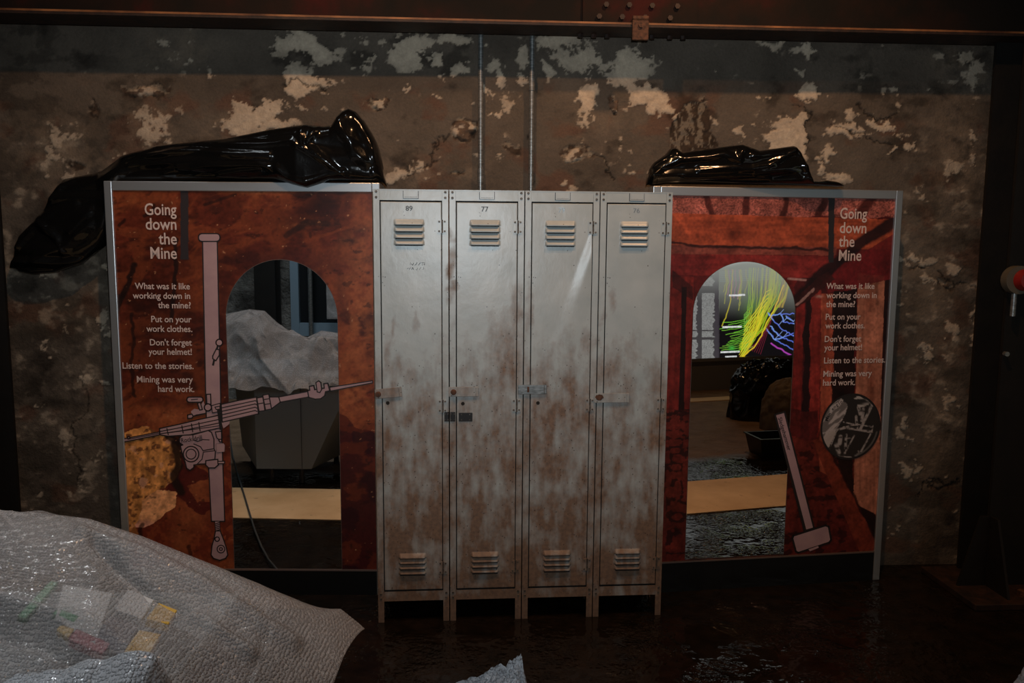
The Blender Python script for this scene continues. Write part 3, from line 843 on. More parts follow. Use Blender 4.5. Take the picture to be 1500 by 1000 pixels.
    # two black plates under the latch of the second locker
    for (a, b, c, d, par, off) in ((651, 657.5, 603, 617, r0, LOCK_U[0][0]), (659.5, 667, 603, 617, r1, LOCK_U[1][0]), (672, 692, 604, 617, r1, LOCK_U[1][0])):
        ua, za = LOCK.px(a, d); ub, zb = LOCK.px(b, c)
        q = MB(); q.box(ua - off, ub - off, -0.0035, -0.001, za, zb)
        o = q.build('black_plate', M['tub'], par, bevel=0.002)
        for fx in (0.2, 0.8):
            for fz in (0.2, 0.8): MB().cyl((ua - off + (ub - ua) * fx, -0.003, za + (zb - za) * fz), (ua - off + (ub - ua) * fx, -0.005, za + (zb - za) * fz), 0.0025, n=8).build('screw', M['bolt'], o)


lockers()


# ================================================================== the two display boards
def ink_line(mb, P, pts, wpx, v, mi=0, closed=False):
    """ribbon through photo points on plane P at depth offset v"""
    Q = [np.array(P.px(*p)) for p in pts]
    if closed: Q = Q + [Q[0]]
    wd = wpx * 0.00298
    for a, b in zip(Q[:-1], Q[1:]):
        d = b - a; L = np.hypot(*d)
        if L < 1e-6: continue
        t = d / L; n = np.array([-t[1], t[0]]) * wd / 2; e = t * wd / 2 * 0.8
        q = [a - e + n, a - e - n, b + e - n, b + e + n]
        mb.add([(c[0], v, c[1]) for c in q], [(0, 1, 2, 3)], mi)


def ink_poly(mb, P, pts, v, mi):
    Q = [P.px(*p) for p in pts]
    from mathutils.geometry import tessellate_polygon
    tri = tessellate_polygon([[Vector((a, b, 0)) for a, b in Q]])
    mb.add([(a, v, b) for a, b in Q], [tuple(t) for t in tri], mi)


def circ(cx, cy, r, n=22, ry=None):
    ry = ry or r
    return [(cx + r * math.cos(2 * math.pi * i / n), cy + ry * math.sin(2 * math.pi * i / n)) for i in range(n)]


def rrect(x0, y0, x1, y1, r):
    o = []
    for (cx, cy, a) in ((x1 - r, y0 + r, -90), (x1 - r, y1 - r, 0), (x0 + r, y1 - r, 90), (x0 + r, y0 + r, 180)):
        o += [(cx + r * math.cos(math.radians(a + k * 30)), cy + r * math.sin(math.radians(a + k * 30))) for k in range(4)]
    return o


def add_text_line(mb, P, s, x0, x1, base, cap, v=-0.0022):
    vv, f = text_mesh(s)
    u0, z = P.px(x0, base); u1, z1 = P.px(x1, base); _, zc = P.px(x0, base - cap)
    capm = zc - z
    a0, a1 = vv[:, 0].min(), vv[:, 0].max()
    sx = (u1 - u0) / (a1 - a0); sy = capm / 0.70
    mb.add([(u0 + (a - a0) * sx, v, z + b * sy) for a, b, _ in vv], f)


def arch_outline(P, xl0, xr0, xl1, xr1, spring, top, bottom_l, bottom_r, n=40):
    """photo-measured arch (springing points, bottom corners) as a local outline"""
    lb = np.array(P.px(xl1, bottom_l)); rb = np.array(P.px(xr1, bottom_r))
    ls = np.array(P.px(xl0, spring)); rs = np.array(P.px(xr0, spring))
    ul = (lb[0] + ls[0]) / 2; ur = (rb[0] + rs[0]) / 2
    zs = (ls[1] + rs[1]) / 2; zt = P.px((xl0 + xr0) / 2, top)[1]
    c = (ul + ur) / 2; a = (ur - ul) / 2
    pts = [(ur, (lb[1] + rb[1]) / 2)]
    for i in range(n + 1):
        t = math.pi * i / n
        pts.append((c + a * math.cos(t), zs + (zt - zs) * math.sin(t)))
    pts.append((ul, (lb[1] + rb[1]) / 2))
    return pts


def mirror_part(pts, parent):
    n = len(pts)
    m = MB()
    m.add([(u, -0.0016, z) for u, z in pts], [tuple(range(n))], 0)
    m.add([(u, -0.0016, z) for u, z in pts] + [(u, 0.0005, z) for u, z in pts], [(i, (i + 1) % n, n + (i + 1) % n, n + i) for i in range(n)], 1)
    o = m.build('mirror', [M['mirror'], M['mirror_edge']], parent, recalc=False)
    c = (sum(p[0] for p in pts) / n, sum(p[1] for p in pts) / n)
    # thin edge trim around the opening
    e = MB()
    for a, b in zip(pts, pts[1:] + pts[:1]):
        a = np.array(a); b = np.array(b); d = b - a; L = np.hypot(*d); nn = np.array([-d[1], d[0]]) / L * 0.0009
        q = [a - nn, b - nn, b + nn, a + nn]; e.add([(x, -0.002, z) for x, z in q], [(0, 1, 2, 3)])
    e.build('mirror_rim', M['mirror_edge'], o, recalc=False)
    o['label'] = 'arched mirror sheet'
    return o


def board(P, W, Ht, zlow, name_label, poster_paint):
    r = empty('display_board', P.o, P.yaw); tag(r, name_label, 'display board', 'mining display boards')
    D = 0.05; FW = 0.034
    MB().box(FW * 0.6, W - FW * 0.6, 0.0015, D - 0.004, 0.0, Ht - 0.01).build('backing', M['black_board'], r)
    for (x0, x1, z0, z1) in ((0, FW, 0, Ht), (W - FW, W, 0, Ht)):
        MB().box(x0, x1, -0.008, D, z0, z1).build('frame_upright', M['alu'], r, bevel=0.003)
    MB().box(FW, W - FW, -0.008, D, Ht - 0.040, Ht).build('frame_top', M['alu'], r, bevel=0.003)
    MB().box(FW, W - FW, -0.004, 0.0014, 0.0, zlow - 0.003).build('kickboard', M['black_board'], r)
    MB().box(FW, W - FW, -0.006, 0.0014, zlow - 0.004, zlow + 0.003).build('sill_strip', M['mirror_edge'], r)
    us = np.arange(FW - 0.002, W - FW + 0.004, 0.003); zs = np.arange(zlow, Ht - 0.036, 0.003)
    U, Z = np.meshgrid(us, zs)
    Wd = P.o + U[..., None] * P.u + Z[..., None] * np.array([0, 0, 1.0])
    px, py = proj(Wd)
    grid_obj('poster', U, np.zeros(U.shape), Z, M['poster'], r, colors=poster_paint(px, py), smooth=False)
    return r


def lay(c, mask, col):
    m = np.clip(mask, 0, 1)[..., None]
    return c * (1 - m) + np.asarray(col) * m


def paint_left(px, py):
    n = lambda s, sx, sy, o=5: fbm(px / sx, py / sy, s, o)
    wx = px + 16 * (n(1, 26, 26) - .5); wy = py + 16 * (n(2, 26, 26) - .5)
    A = np.array
    big = n(3, 80, 45)[..., None]
    c = A([0.130, 0.024, 0.011]) * (0.30 + 1.25 * big) * (0.55 + 0.9 * fbm(px / 7, py / 5, 31, 4)[..., None])
    c = lay(c, 0.8 * sstep(.52, .7, n(4, 34, 18)), A([0.05, 0.012, 0.007]))
    c = lay(c, 0.6 * sstep(.60, .75, n(5, 40, 14)), A([0.24, 0.055, 0.020]))
    q1 = (px * .45 + py) / 30 + 1.8 * n(51, 60, 40, 4); q2 = (px - .45 * py) / 190
    st = ridged(q2 * 2.2, q1, 52, 3)
    c = lay(c, .75 * sstep(.60, .80, st) * (py < 640), A([0.235, 0.052, 0.018]))
    c = lay(c, .85 * (1 - sstep(.18, .36, ridged(q2 * 2, q1 * 1.3, 53, 3))) * (py < 640), A([0.030, 0.008, 0.006]))
    # orange lit flank right of the arch and upper right
    m = blobs(wx, wy, [(525, 470, 34, 150, 1), (535, 330, 26, 60, .8), (375, 280, 34, 10, 1), (520, 580, 30, 34, 1.1), (200, 290, 30, 14, .6), (430, 330, 20, 6, .9), (250, 610, 60, 26, .8), (300, 420, 16, 40, .4)])
    c = lay(c, 0.8 * m * sstep(.25, .75, n(6, 14, 18, 6)), A([0.34, 0.095, 0.030]))
    # dark maroon halo around the arch and dark hollow upper right
    m = blobs(wx, wy, [(413, 385, 95, 26, 1), (325, 450, 14, 90, .9), (500, 420, 10, 60, .6), (470, 300, 34, 26, 1), (445, 328, 26, 10, .9), (330, 590, 14, 200, .6), (240, 500, 50, 60, .55)])
    c = lay(c, 0.85 * np.minimum(m, 1), A([0.040, 0.009, 0.008]))
    # lower right: dark maroon pool
    m = inpoly(wx, wy, [(496, 600), (530, 628), (560, 640), (560, 860), (496, 860)]) * 1.0
    c = lay(c, m * .9, A([0.085, 0.010, 0.012]) * 1.0)
    c = lay(c, m * sstep(.55, .62, n(8, 40, 20)) * .8, A([0.20, 0.035, 0.016]))
    c = lay(c, m * sstep(.6, .66, n(9, 30, 22)) * .8, A([0.035, 0.004, 0.010]))
    # floor of the tunnel, lower left
    m = sstep(660, 690, wy) * (px < 345)
    c = lay(c, m * .9, A([0.13, 0.020, 0.010]) * 1.0)
    c = lay(c, m * sstep(.5, .62, n(10, 10, 9)) * .6, A([0.26, 0.055, 0.02]))
    c = lay(c, blobs(wx, wy, [(290, 700, 22, 40, 1), (282, 750, 26, 36, .8), (268, 800, 16, 34, .8), (330, 830, 30, 26, .7)]) * .8 * (.5 + n(12, 6, 8)), A([0.30, 0.085, 0.03]))
    c = lay(c, 0.9 * inpoly(wx, wy, [(262, 668), (300, 690), (310, 705), (270, 712), (285, 735), (330, 730), (300, 755), (240, 720), (250, 690)]), A([0.07, 0.006, 0.007]))
    # ochre rocks
    rk = inpoly(wx, wy, [(165, 640), (205, 622), (250, 640), (262, 660), (262, 690), (240, 712), (212, 738), (196, 775), (160, 780)]) * 1.0
    tex = (0.15 + 1.5 * n(13, 7, 10, 5) * (0.6 + .8 * ridged(px / 9, py / 14, 39, 3)))[..., None]
    c = c * (1 - rk[..., None]) + rk[..., None] * A([0.38, 0.16, 0.045]) * tex
    c = lay(c, rk * sstep(.60, .66, n(14, 9, 7)) * .8, A([0.07, 0.022, 0.010]))
    c = lay(c, rk * sstep(.66, .70, n(24, 14, 12)) * .5, A([0.5, 0.26, 0.16]))
    r2 = inpoly(wx, wy, [(208, 728), (238, 718), (258, 724), (254, 742), (236, 758), (214, 774), (198, 772)]) * 1.0
    c = c * (1 - r2[..., None]) + r2[..., None] * A([0.50, 0.23, 0.10]) * (0.15 + 1.6 * n(15, 8, 7))[..., None]
    c = lay(c, r2 * sstep(755, 775, wy) * .6, A([0.55, 0.25, 0.22]))
    c = lay(c, inpoly(wx, wy, [(182, 774), (200, 770), (208, 786), (186, 790)]) * .9, A([0.30, 0.11, 0.03]))
    dkz = blobs(wx, wy, [(230, 430, 80, 150, .85), (440, 320, 110, 40, .9), (470, 290, 60, 30, .9), (300, 560, 40, 60, .6), (200, 520, 40, 80, .6), (330, 330, 30, 50, .5)])
    c = c * (1 - .62 * np.minimum(dkz, 1) * (.6 + .6 * n(55, 24, 24)))[..., None]
    c = lay(c, .55 * blobs(wx, wy, [(375, 278, 26, 7, 1), (450, 328, 22, 4, .9), (395, 300, 30, 4, .6), (528, 440, 20, 130, .8), (516, 580, 24, 26, 1), (240, 608, 50, 14, .7)]) * sstep(.3, .6, n(56, 9, 8)), A([0.42, 0.125, 0.045]))
    pool = inpoly(wx, wy, [(496, 600), (530, 628), (560, 640), (560, 860), (496, 860)]) * 1.0
    c = c * (1 - .45 * pool[..., None])
    c = c * (1 + .55 * np.maximum(rk, r2)[..., None])
    # black cracks
    for pl, wd, a in (([(196, 388), (190, 410), (176, 440), (168, 462)], 5, .95), ([(193, 460), (196, 500), (192, 530), (197, 580)], 3, .8), ([(258, 350), (256, 420), (250, 470)], 3.5, .9), ([(226, 300), (222, 312), (212, 316)], 3, .8), ([(300, 300), (330, 290), (345, 285)], 2.5, .7),
                      ([(175, 330), (182, 322)], 3, .8), ([(256, 650), (262, 680), (254, 700), (265, 720)], 7, .95), ([(248, 640), (262, 648)], 6, .9), ([(345, 520), (336, 470), (340, 430)], 4, .7), ([(420, 345), (450, 325), (480, 328)], 5, .7), ([(310, 610), (318, 640)], 3, .6), ([(277, 800), (280, 834)], 3, .7), ([(208, 768), (203, 790)], 3.5, .8)):
        c = lay(c, a * (1 - sstep(wd * .5, wd * 1.2, dseg(px + 6 * (n(16, 9, 9) - .5), py, pl))), A([0.012, 0.005, 0.004]))
    c = lay(c, .6 * sstep(.72, .78, n(17, 12, 8)), A([0.02, 0.006, 0.004]))
    c = lay(c, 0.9 * sstep(.80, .84, n(18, 6, 5)), A([0.40, 0.18, 0.09]))
    c = c * (0.70 + 0.6 * fbm(px / 3.2, py / 3.0, 45, 3)[..., None])
    # grey bar
    c = lay(c, 1.0 * ((px > 264.5) & (px < 276) & (py < 380)), A([0.030, 0.024, 0.026]))
    return c


def paint_right(px, py):
    n = lambda s, sx, sy, o=5: fbm(px / sx, py / sy, s + 200, o)
    wx = px + 9 * (n(1, 20, 20) - .5); wy = py + 9 * (n(2, 20, 20) - .5)
    A = np.array
    c = A([0.11, 0.010, 0.009]) * (0.4 + 1.1 * n(3, 30, 30)[..., None])
    # rough red ground (lower half)
    m = sstep(590, 615, wy)
    g = A([0.105, 0.014, 0.010]) * (0.45 + 1.1 * n(4, 12, 9))[..., None]
    c = c * (1 - m[..., None]) + g * m[..., None]
    c = lay(c, m * sstep(.57, .64, n(5, 16, 9)) * .9, A([0.025, 0.004, 0.004]))
    # speckled plaster ceiling
    m = inpoly(wx, wy, [(975, 270), (1330, 270), (1330, 318), (975, 316)]) * 1.0
    sp = (0.25 + 1.3 * vnoise(px / 1.4, py / 1.4, 91))[..., None]
    c = c * (1 - m[..., None]) + m[..., None] * A([0.30, 0.085, 0.065]) * sp
    for pl, wd in (([(1030, 270), (1042, 314)], 5), ([(1094, 270), (1092, 314)], 5), ([(1156, 270), (1148, 316)], 4), ([(1212, 285), (1196, 318)], 5), ([(1280, 285), (1258, 318)], 8)):
        c = lay(c, .92 * (1 - sstep(wd * .6, wd * 1.3, dseg(wx, wy, pl))), A([0.05, 0.008, 0.006]))
    # main timber
    def wood(poly, col, gx, gy, s):
        nonlocal c
        mk = inpoly(px + 2 * (n(s, 14, 14) - .5), py + 2 * (n(s + 1, 14, 14) - .5), poly) * 1.0
        t = (0.45 + 1.1 * fbm(px / gx, py / gy, s + 300, 5))[..., None]
        c = c * (1 - mk[..., None]) + mk[..., None] * np.asarray(col) * t
    wood([(975, 312), (1330, 322), (1330, 366), (975, 360)], (0.31, 0.058, 0.024), 60, 5, 10)
    c = lay(c, .8 * blobs(px, py, [(1075, 345, 10, 9, 1), (1022, 344, 3, 4, .8)]), A([0.07, 0.010, 0.005]))
    wood([(975, 358), (1225, 362), (1225, 374), (975, 372)], (0.22, 0.050, 0.035), 18, 5, 20)
    c = lay(c, .9 * (1 - sstep(1, 3, dseg(wx, wy, [(985, 357), (1060, 362), (1215, 366)]))), A([0.02, 0.004, 0.004]))
    wood([(975, 372), (1225, 375), (1225, 408), (975, 402)], (0.205, 0.020, 0.017), 70, 6, 30)
    c = lay(c, .8 * blobs(px, py, [(1035, 376, 12, 5, 1), (1163, 386, 8, 4, 1), (1003, 378, 8, 5, .8)]), A([0.04, 0.004, 0.004]))
    # shadowed sides below the second timber
    c = lay(c, .92 * inpoly(wx, wy, [(1166, 408), (1235, 408), (1235, 640), (1150, 640)]), A([0.060, 0.007, 0.008]))
    wood([(1168, 432), (1180, 430), (1172, 640), (1156, 640)], (0.17, 0.014, 0.012), 5, 60, 40)
    wood([(1186, 425), (1203, 425), (1200, 640), (1184, 640)], (0.20, 0.020, 0.015), 5, 60, 41)
    c = lay(c, .95 * inpoly(wx, wy, [(1180, 430), (1188, 430), (1184, 640), (1172, 640)]), A([0.012, 0.003, 0.004]))
    wood([(1203, 430), (1222, 430), (1220, 700), (1200, 690)], (0.27, 0.055, 0.028), 4, 60, 42)
    c = lay(c, .96 * inpoly(wx, wy, [(1222, 420), (1256, 420), (1248, 700), (1290, 770), (1290, 800), (1240, 740), (1218, 620)]), A([0.010, 0.003, 0.003]))
    wood([(1257, 400), (1296, 404), (1286, 755), (1250, 735)], (0.33, 0.120, 0.072), 4, 70, 43)
    c = lay(c, .6 * blobs(wx, wy, [(1272, 440, 8, 30, .8), (1276, 560, 5, 40, .8)]), A([0.16, 0.03, 0.015]))
    c = lay(c, .95 * inpoly(px, py, [(1297, 380), (1330, 380), (1330, 830), (1286, 830), (1290, 600)]), A([0.012, 0.003, 0.003]))
    # red canvas sweep and black brace from the top right
    c = lay(c, .9 * inpoly(wx, wy, [(1315, 338), (1250, 380), (1200, 400), (1212, 430), (1320, 405)]), A([0.13, 0.008, 0.010]))
    c = lay(c, .95 * (1 - sstep(6, 11, dseg(wx, wy, [(1322, 318), (1268, 350), (1215, 392), (1165, 440)]))), A([0.012, 0.003, 0.004]))
    c = lay(c, .9 * inpoly(wx, wy, [(1212, 398), (1222, 410), (1180, 440), (1168, 446), (1172, 428)]), A([0.035, 0.006, 0.006]))
    c = lay(c, .8 * (1 - sstep(1.2, 2.6, dseg(wx, wy, [(1166, 444), (1190, 424)]))), A([0.35, 0.20, 0.18]))
    c = lay(c, .8 * (1 - sstep(1, 2.2, dseg(px, py, [(1155, 408), (1180, 410)]))), A([0.40, 0.22, 0.20]))
    c = lay(c, .7 * blobs(px, py, [(1200, 434, 5, 2, 1)]), A([0.40, 0.26, 0.22]))
    # sloping plank lower right
    wood([(1190, 640), (1212, 650), (1288, 800), (1288, 815), (1262, 815), (1196, 660)], (0.14, 0.023, 0.012), 30, 30, 50)
    c = lay(c, .9 * (1 - sstep(1, 3, dseg(wx, wy, [(1214, 655), (1288, 800)]))), A([0.015, 0.003, 0.003]))
    c = lay(c, .85 * inpoly(wx, wy, [(1150, 600), (1200, 600), (1196, 645), (1150, 640)]), A([0.07, 0.008, 0.008]))
    # black brace above the rough ground
    # left strip posts
    m = inpoly(px, py, [(975, 405), (1016, 405), (1016, 600), (975, 600)]) * 1.0
    c = c * (1 - m[..., None]) + m[..., None] * A([0.17, 0.016, 0.012]) * (0.4 + 1.1 * n(60, 5, 50))[..., None]
    c = lay(c, .95 * inpoly(px, py, [(999, 420), (1006, 420), (1002, 600), (994, 600)]), A([0.01, 0.003, 0.003]))
    c = lay(c, .7 * inpoly(px, py, [(985, 395), (1015, 420), (1015, 440), (985, 420)]), A([0.02, 0.005, 0.005]))
    m = inpoly(wx, wy, [(975, 600), (1014, 600), (1010, 830), (975, 830)]) * 1.0
    g = A([0.12, 0.015, 0.010]) * (0.45 + 1.1 * n(61, 12, 9))[..., None]
    c = c * (1 - m[..., None]) + g * m[..., None]
    c = lay(c, m * sstep(.55, .62, ridged(px / 16, py / 12, 262, 3) - .15) * .9, A([0.02, 0.004, 0.004]))
    c = c * (0.55 + 0.85 * fbm(px / 3.0, py / 3.4, 245, 3)[..., None]) * (0.45 + 1.1 * fbm(px / 16, py / 16, 246, 4)[..., None])
    # grey bar
    c = lay(c, 1.0 * ((px > 1213.5) & (px < 1223 - (py - 285) * .02) & (py < 384)), A([0.022, 0.018, 0.020]))
    return c


def A_(pts): return [(150 + x / 3.124, 540 + y / 3.124) for x, y in pts]
def B_(pts): return [(160 + x / 7.145, 560 + y / 7.145) for x, y in pts]


def left_board():
    P = PANL
    r = board(P, 1.179, 1.843, P.px(445, 834)[1], 'tall display board with rock drill drawing and arched mirror, left of lockers', paint_left)
    mirror_part(arch_outline(P, 330, 498, 345, 498, 466, 380, 833, 833), r)
    h = MB()
    for s, a, b, y in (('Going', 212.5, 259, 314.5), ('down', 214, 259, 336), ('the', 233, 259.5, 357.5), ('Mine', 221, 259.5, 378.5)):
        add_text_line(h, P, s, a, b, y, 17)
    h.build('heading_text', M['text'], r, recalc=False)
    lines = (('What was it like', 198, 278.5, 423), ('working down in', 195, 279, 437), ('the mine?', 232, 280, 451), ('Put on your', 222, 281, 471.5), ('work clothes.', 215, 282, 485.5), ("Don't forget", 220, 281.5, 505.5),
                       ('your helmet!', 218, 281.5, 519), ('Listen to the stories.', 180, 284, 539.5), ('Mining was very', 201, 283, 559.5), ('hard work.', 232, 285, 573.5))
    for grp in ((0, 3), (3, 5), (5, 7), (7, 8), (8, 10)):
        h = MB()
        for s, a, b, y in lines[grp[0]:grp[1]]:
            add_text_line(h, P, s, a, b, y, 9.2)
        h.build('paragraph', M['text'], r, recalc=False)
    d = MB(); lv = [-0.0024]

    def shape(pts, w=1.7, fill=True):
        lv[0] -= 0.00005
        if fill: ink_poly(d, P, pts, lv[0], 0)
        lv[0] -= 0.00005
        if w: ink_line(d, P, pts, w, lv[0], 1, True)

    def line(pts, w=1.5):
        ink_line(d, P, pts, w, lv[0] - 0.00004, 1)
    # column of the drill stand
    shape([(297, 353), (318.5, 353), (324, 600), (327, 686), (329.5, 763), (310, 763), (306, 686), (302, 600)], 1.8)
    shape(rrect(291, 342, 322.5, 353.5, 5), 1.8)
    shape([(312, 521), (317, 511), (321.5, 512), (321.5, 520), (316.5, 528), (312, 525)], 1.8); line([(319.5, 506), (318, 511)], 3); line([(314, 527), (312.5, 534)], 3)
    shape(circ(321.5, 501.5, 4.8), 1.8)
    shape([(315, 763), (322, 763), (323, 777), (316, 777)], 0.8)
    for k in range(5): line([(315.5, 767 + k * 2.6), (322.5, 764.5 + k * 2.6)], 1.5)
    shape([(316, 777), (323, 777), (328, 790), (332, 802), (334, 812), (331, 817), (322, 820), (313, 817), (309.5, 812), (311, 798), (314, 788)], 1.8)
    shape(circ(318.5, 789, 3.2), 1.6); shape(circ(324, 803.5, 5.6), 1.4); shape(circ(324, 803.5, 2.1), 1.3)
    # front cylinder, collars, rod, chuck and bit
    shape(A_([(545, 240), (585, 232), (582, 252), (555, 272)]), 0)
    shape(A_([(545, 162), (620, 145), (706, 129), (715, 205), (550, 243)]), 1.7)
    for k in range(1, 5): line(A_([(547, 162 + 16 * k), (700, 130 + 15 * k), (708, 134 + 15 * k)]), 1.5)
    shape(A_([(708, 133), (735, 128), (745, 190), (718, 194)]), 1.6); line(A_([(712, 160), (740, 155)]))
    shape(A_([(735, 120), (762, 115), (775, 183), (748, 188)]), 1.6); line(A_([(740, 140), (768, 135)])); line(A_([(745, 162), (772, 158)]))
    shape(A_([(765, 128), (808, 128), (815, 152), (775, 182)]), 1.7)
    shape(A_([(808, 128), (940, 103), (945, 128), (815, 152)]), 1.7)
    shape(A_([(940, 100), (950, 97), (948, 80), (968, 76), (972, 95), (1016, 88), (1014, 68), (1032, 66), (1041, 100), (1022, 104), (1018, 122), (1000, 136), (975, 138), (945, 130)]), 1.8)
    shape(A_([(978, 62), (990, 55), (1000, 62), (1004, 95), (996, 108), (984, 105)]), 1.6)
    shape(A_([(1041, 84), (1237, 54), (1238, 63), (1045, 101)]), 1.5)
    # feed rail
    shape(B_([(530, 480), (760, 430), (945, 385), (1130, 345), (1165, 335), (1178, 470), (1040, 500), (850, 545), (620, 560), (535, 545)]), 1.8)
    line(B_([(530, 512), (760, 468), (1150, 385)])); line(B_([(532, 535), (780, 500), (1160, 420)])); line(B_([(620, 525), (1165, 450)]), 1.2)
    for x in (612, 768, 868, 945): line(B_([(x - 4, 480 - (x - 612) * .19), (x + 10, 545 - (x - 612) * .12)]), 1.6)
    # tail rod with end block and handle
    shape(B_([(110, 598), (200, 578), (530, 515), (533, 545), (150, 622), (115, 628)]), 1.6); line(B_([(200, 592), (530, 530)]), 1.3)
    shape(B_([(112, 560), (140, 552), (150, 618), (118, 628)]), 1.8); shape(B_([(196, 565), (215, 562), (222, 582), (198, 585)]), 1.6)
    shape(B_([(135, 642), (155, 638), (178, 774), (155, 778)]), 1.6)
    # gearbox and clamps
    shape(B_([(740, 580), (770, 550), (880, 545), (1040, 500), (1075, 520), (1100, 590), (1100, 690), (1115, 720), (1110, 800), (1020, 815), (1010, 848), (950, 850), (890, 860), (890, 885), (850, 915), (815, 895), (800, 830), (775, 770), (750, 660), (775, 650), (740, 625)]), 1.7)
    line(B_([(880, 545), (882, 600), (930, 615), (985, 595), (1050, 598)]), 1.4); line(B_([(985, 710), (1100, 690)]), 1.6); line(B_([(1110, 710), (990, 725), (975, 800), (930, 845)]), 1.4); line(B_([(890, 640), (960, 670), (985, 710)]), 1.5)
    shape(circ(280.5, 664.5, 11.3, 28), 1.8); shape(circ(280.5, 664.5, 7.2, 26), 1.5)
    shape(B_([(1115, 515), (1178, 508), (1180, 590), (1150, 592), (1130, 575)]), 1.6); shape(B_([(1150, 592), (1180, 592), (1182, 620), (1158, 618)]), 1.6)
    shape(B_([(1120, 640), (1200, 632), (1215, 650), (1212, 722), (1130, 730)]), 0.4)
    shape(B_([(1015, 815), (1140, 800), (1147, 858), (1110, 890), (1045, 890), (1015, 860)]), 1.8); shape(B_([(1140, 822), (1212, 820), (1212, 845), (1142, 846)]), 1.5)
    # control levers on top
    shape(B_([(860, 300), (895, 272), (940, 280), (990, 190), (1015, 260), (1010, 330), (925, 330), (880, 355)]), 0.0)
    shape(B_([(825, 338), (870, 328), (885, 352), (870, 370), (828, 374)]), 1.8); line(B_([(885, 350), (920, 340), (1020, 320)]), 2.2)
    shape(rrect(274.5, 581, 298, 588.5, 3.4), 1.8); line([(281, 585), (290, 584)], 1.3)
    shape(B_([(930, 215), (958, 205), (980, 280), (952, 286)]), 1.7)
    shape(B_([(1022, 122), (1066, 120), (1070, 230), (1028, 235)]), 1.8)
    shape(B_([(1075, 240), (1165, 215), (1168, 300), (1085, 315)]), 1.4); shape(B_([(1112, 255), (1162, 245), (1165, 275), (1125, 280)]), 1.4)
    shape(circ(305.3, 596, 5.2), 1.9)
    line(B_([(1150, 290), (1175, 480)]), 4.5)
    d.build('rock_drill_drawing', [M['pink'], M['ink']], r, recalc=False)
    # name on the gearbox, slightly rising
    tx = MB(); vv, f = text_mesh('Rock drill'); a = math.radians(9.5)
    u0, z0 = P.px(266.8, 647.6); sx = 0.0955 / (vv[:, 0].max()); sy = 0.021 / 0.72
    tx.add([(u0 + x * sx * math.cos(a) - y * sy * math.sin(a), -0.0105, z0 + x * sx * math.sin(a) + y * sy * math.cos(a)) for x, y, _ in vv], f)
    tx.build('drawing_caption', M['ink'], r, recalc=False)
    return r


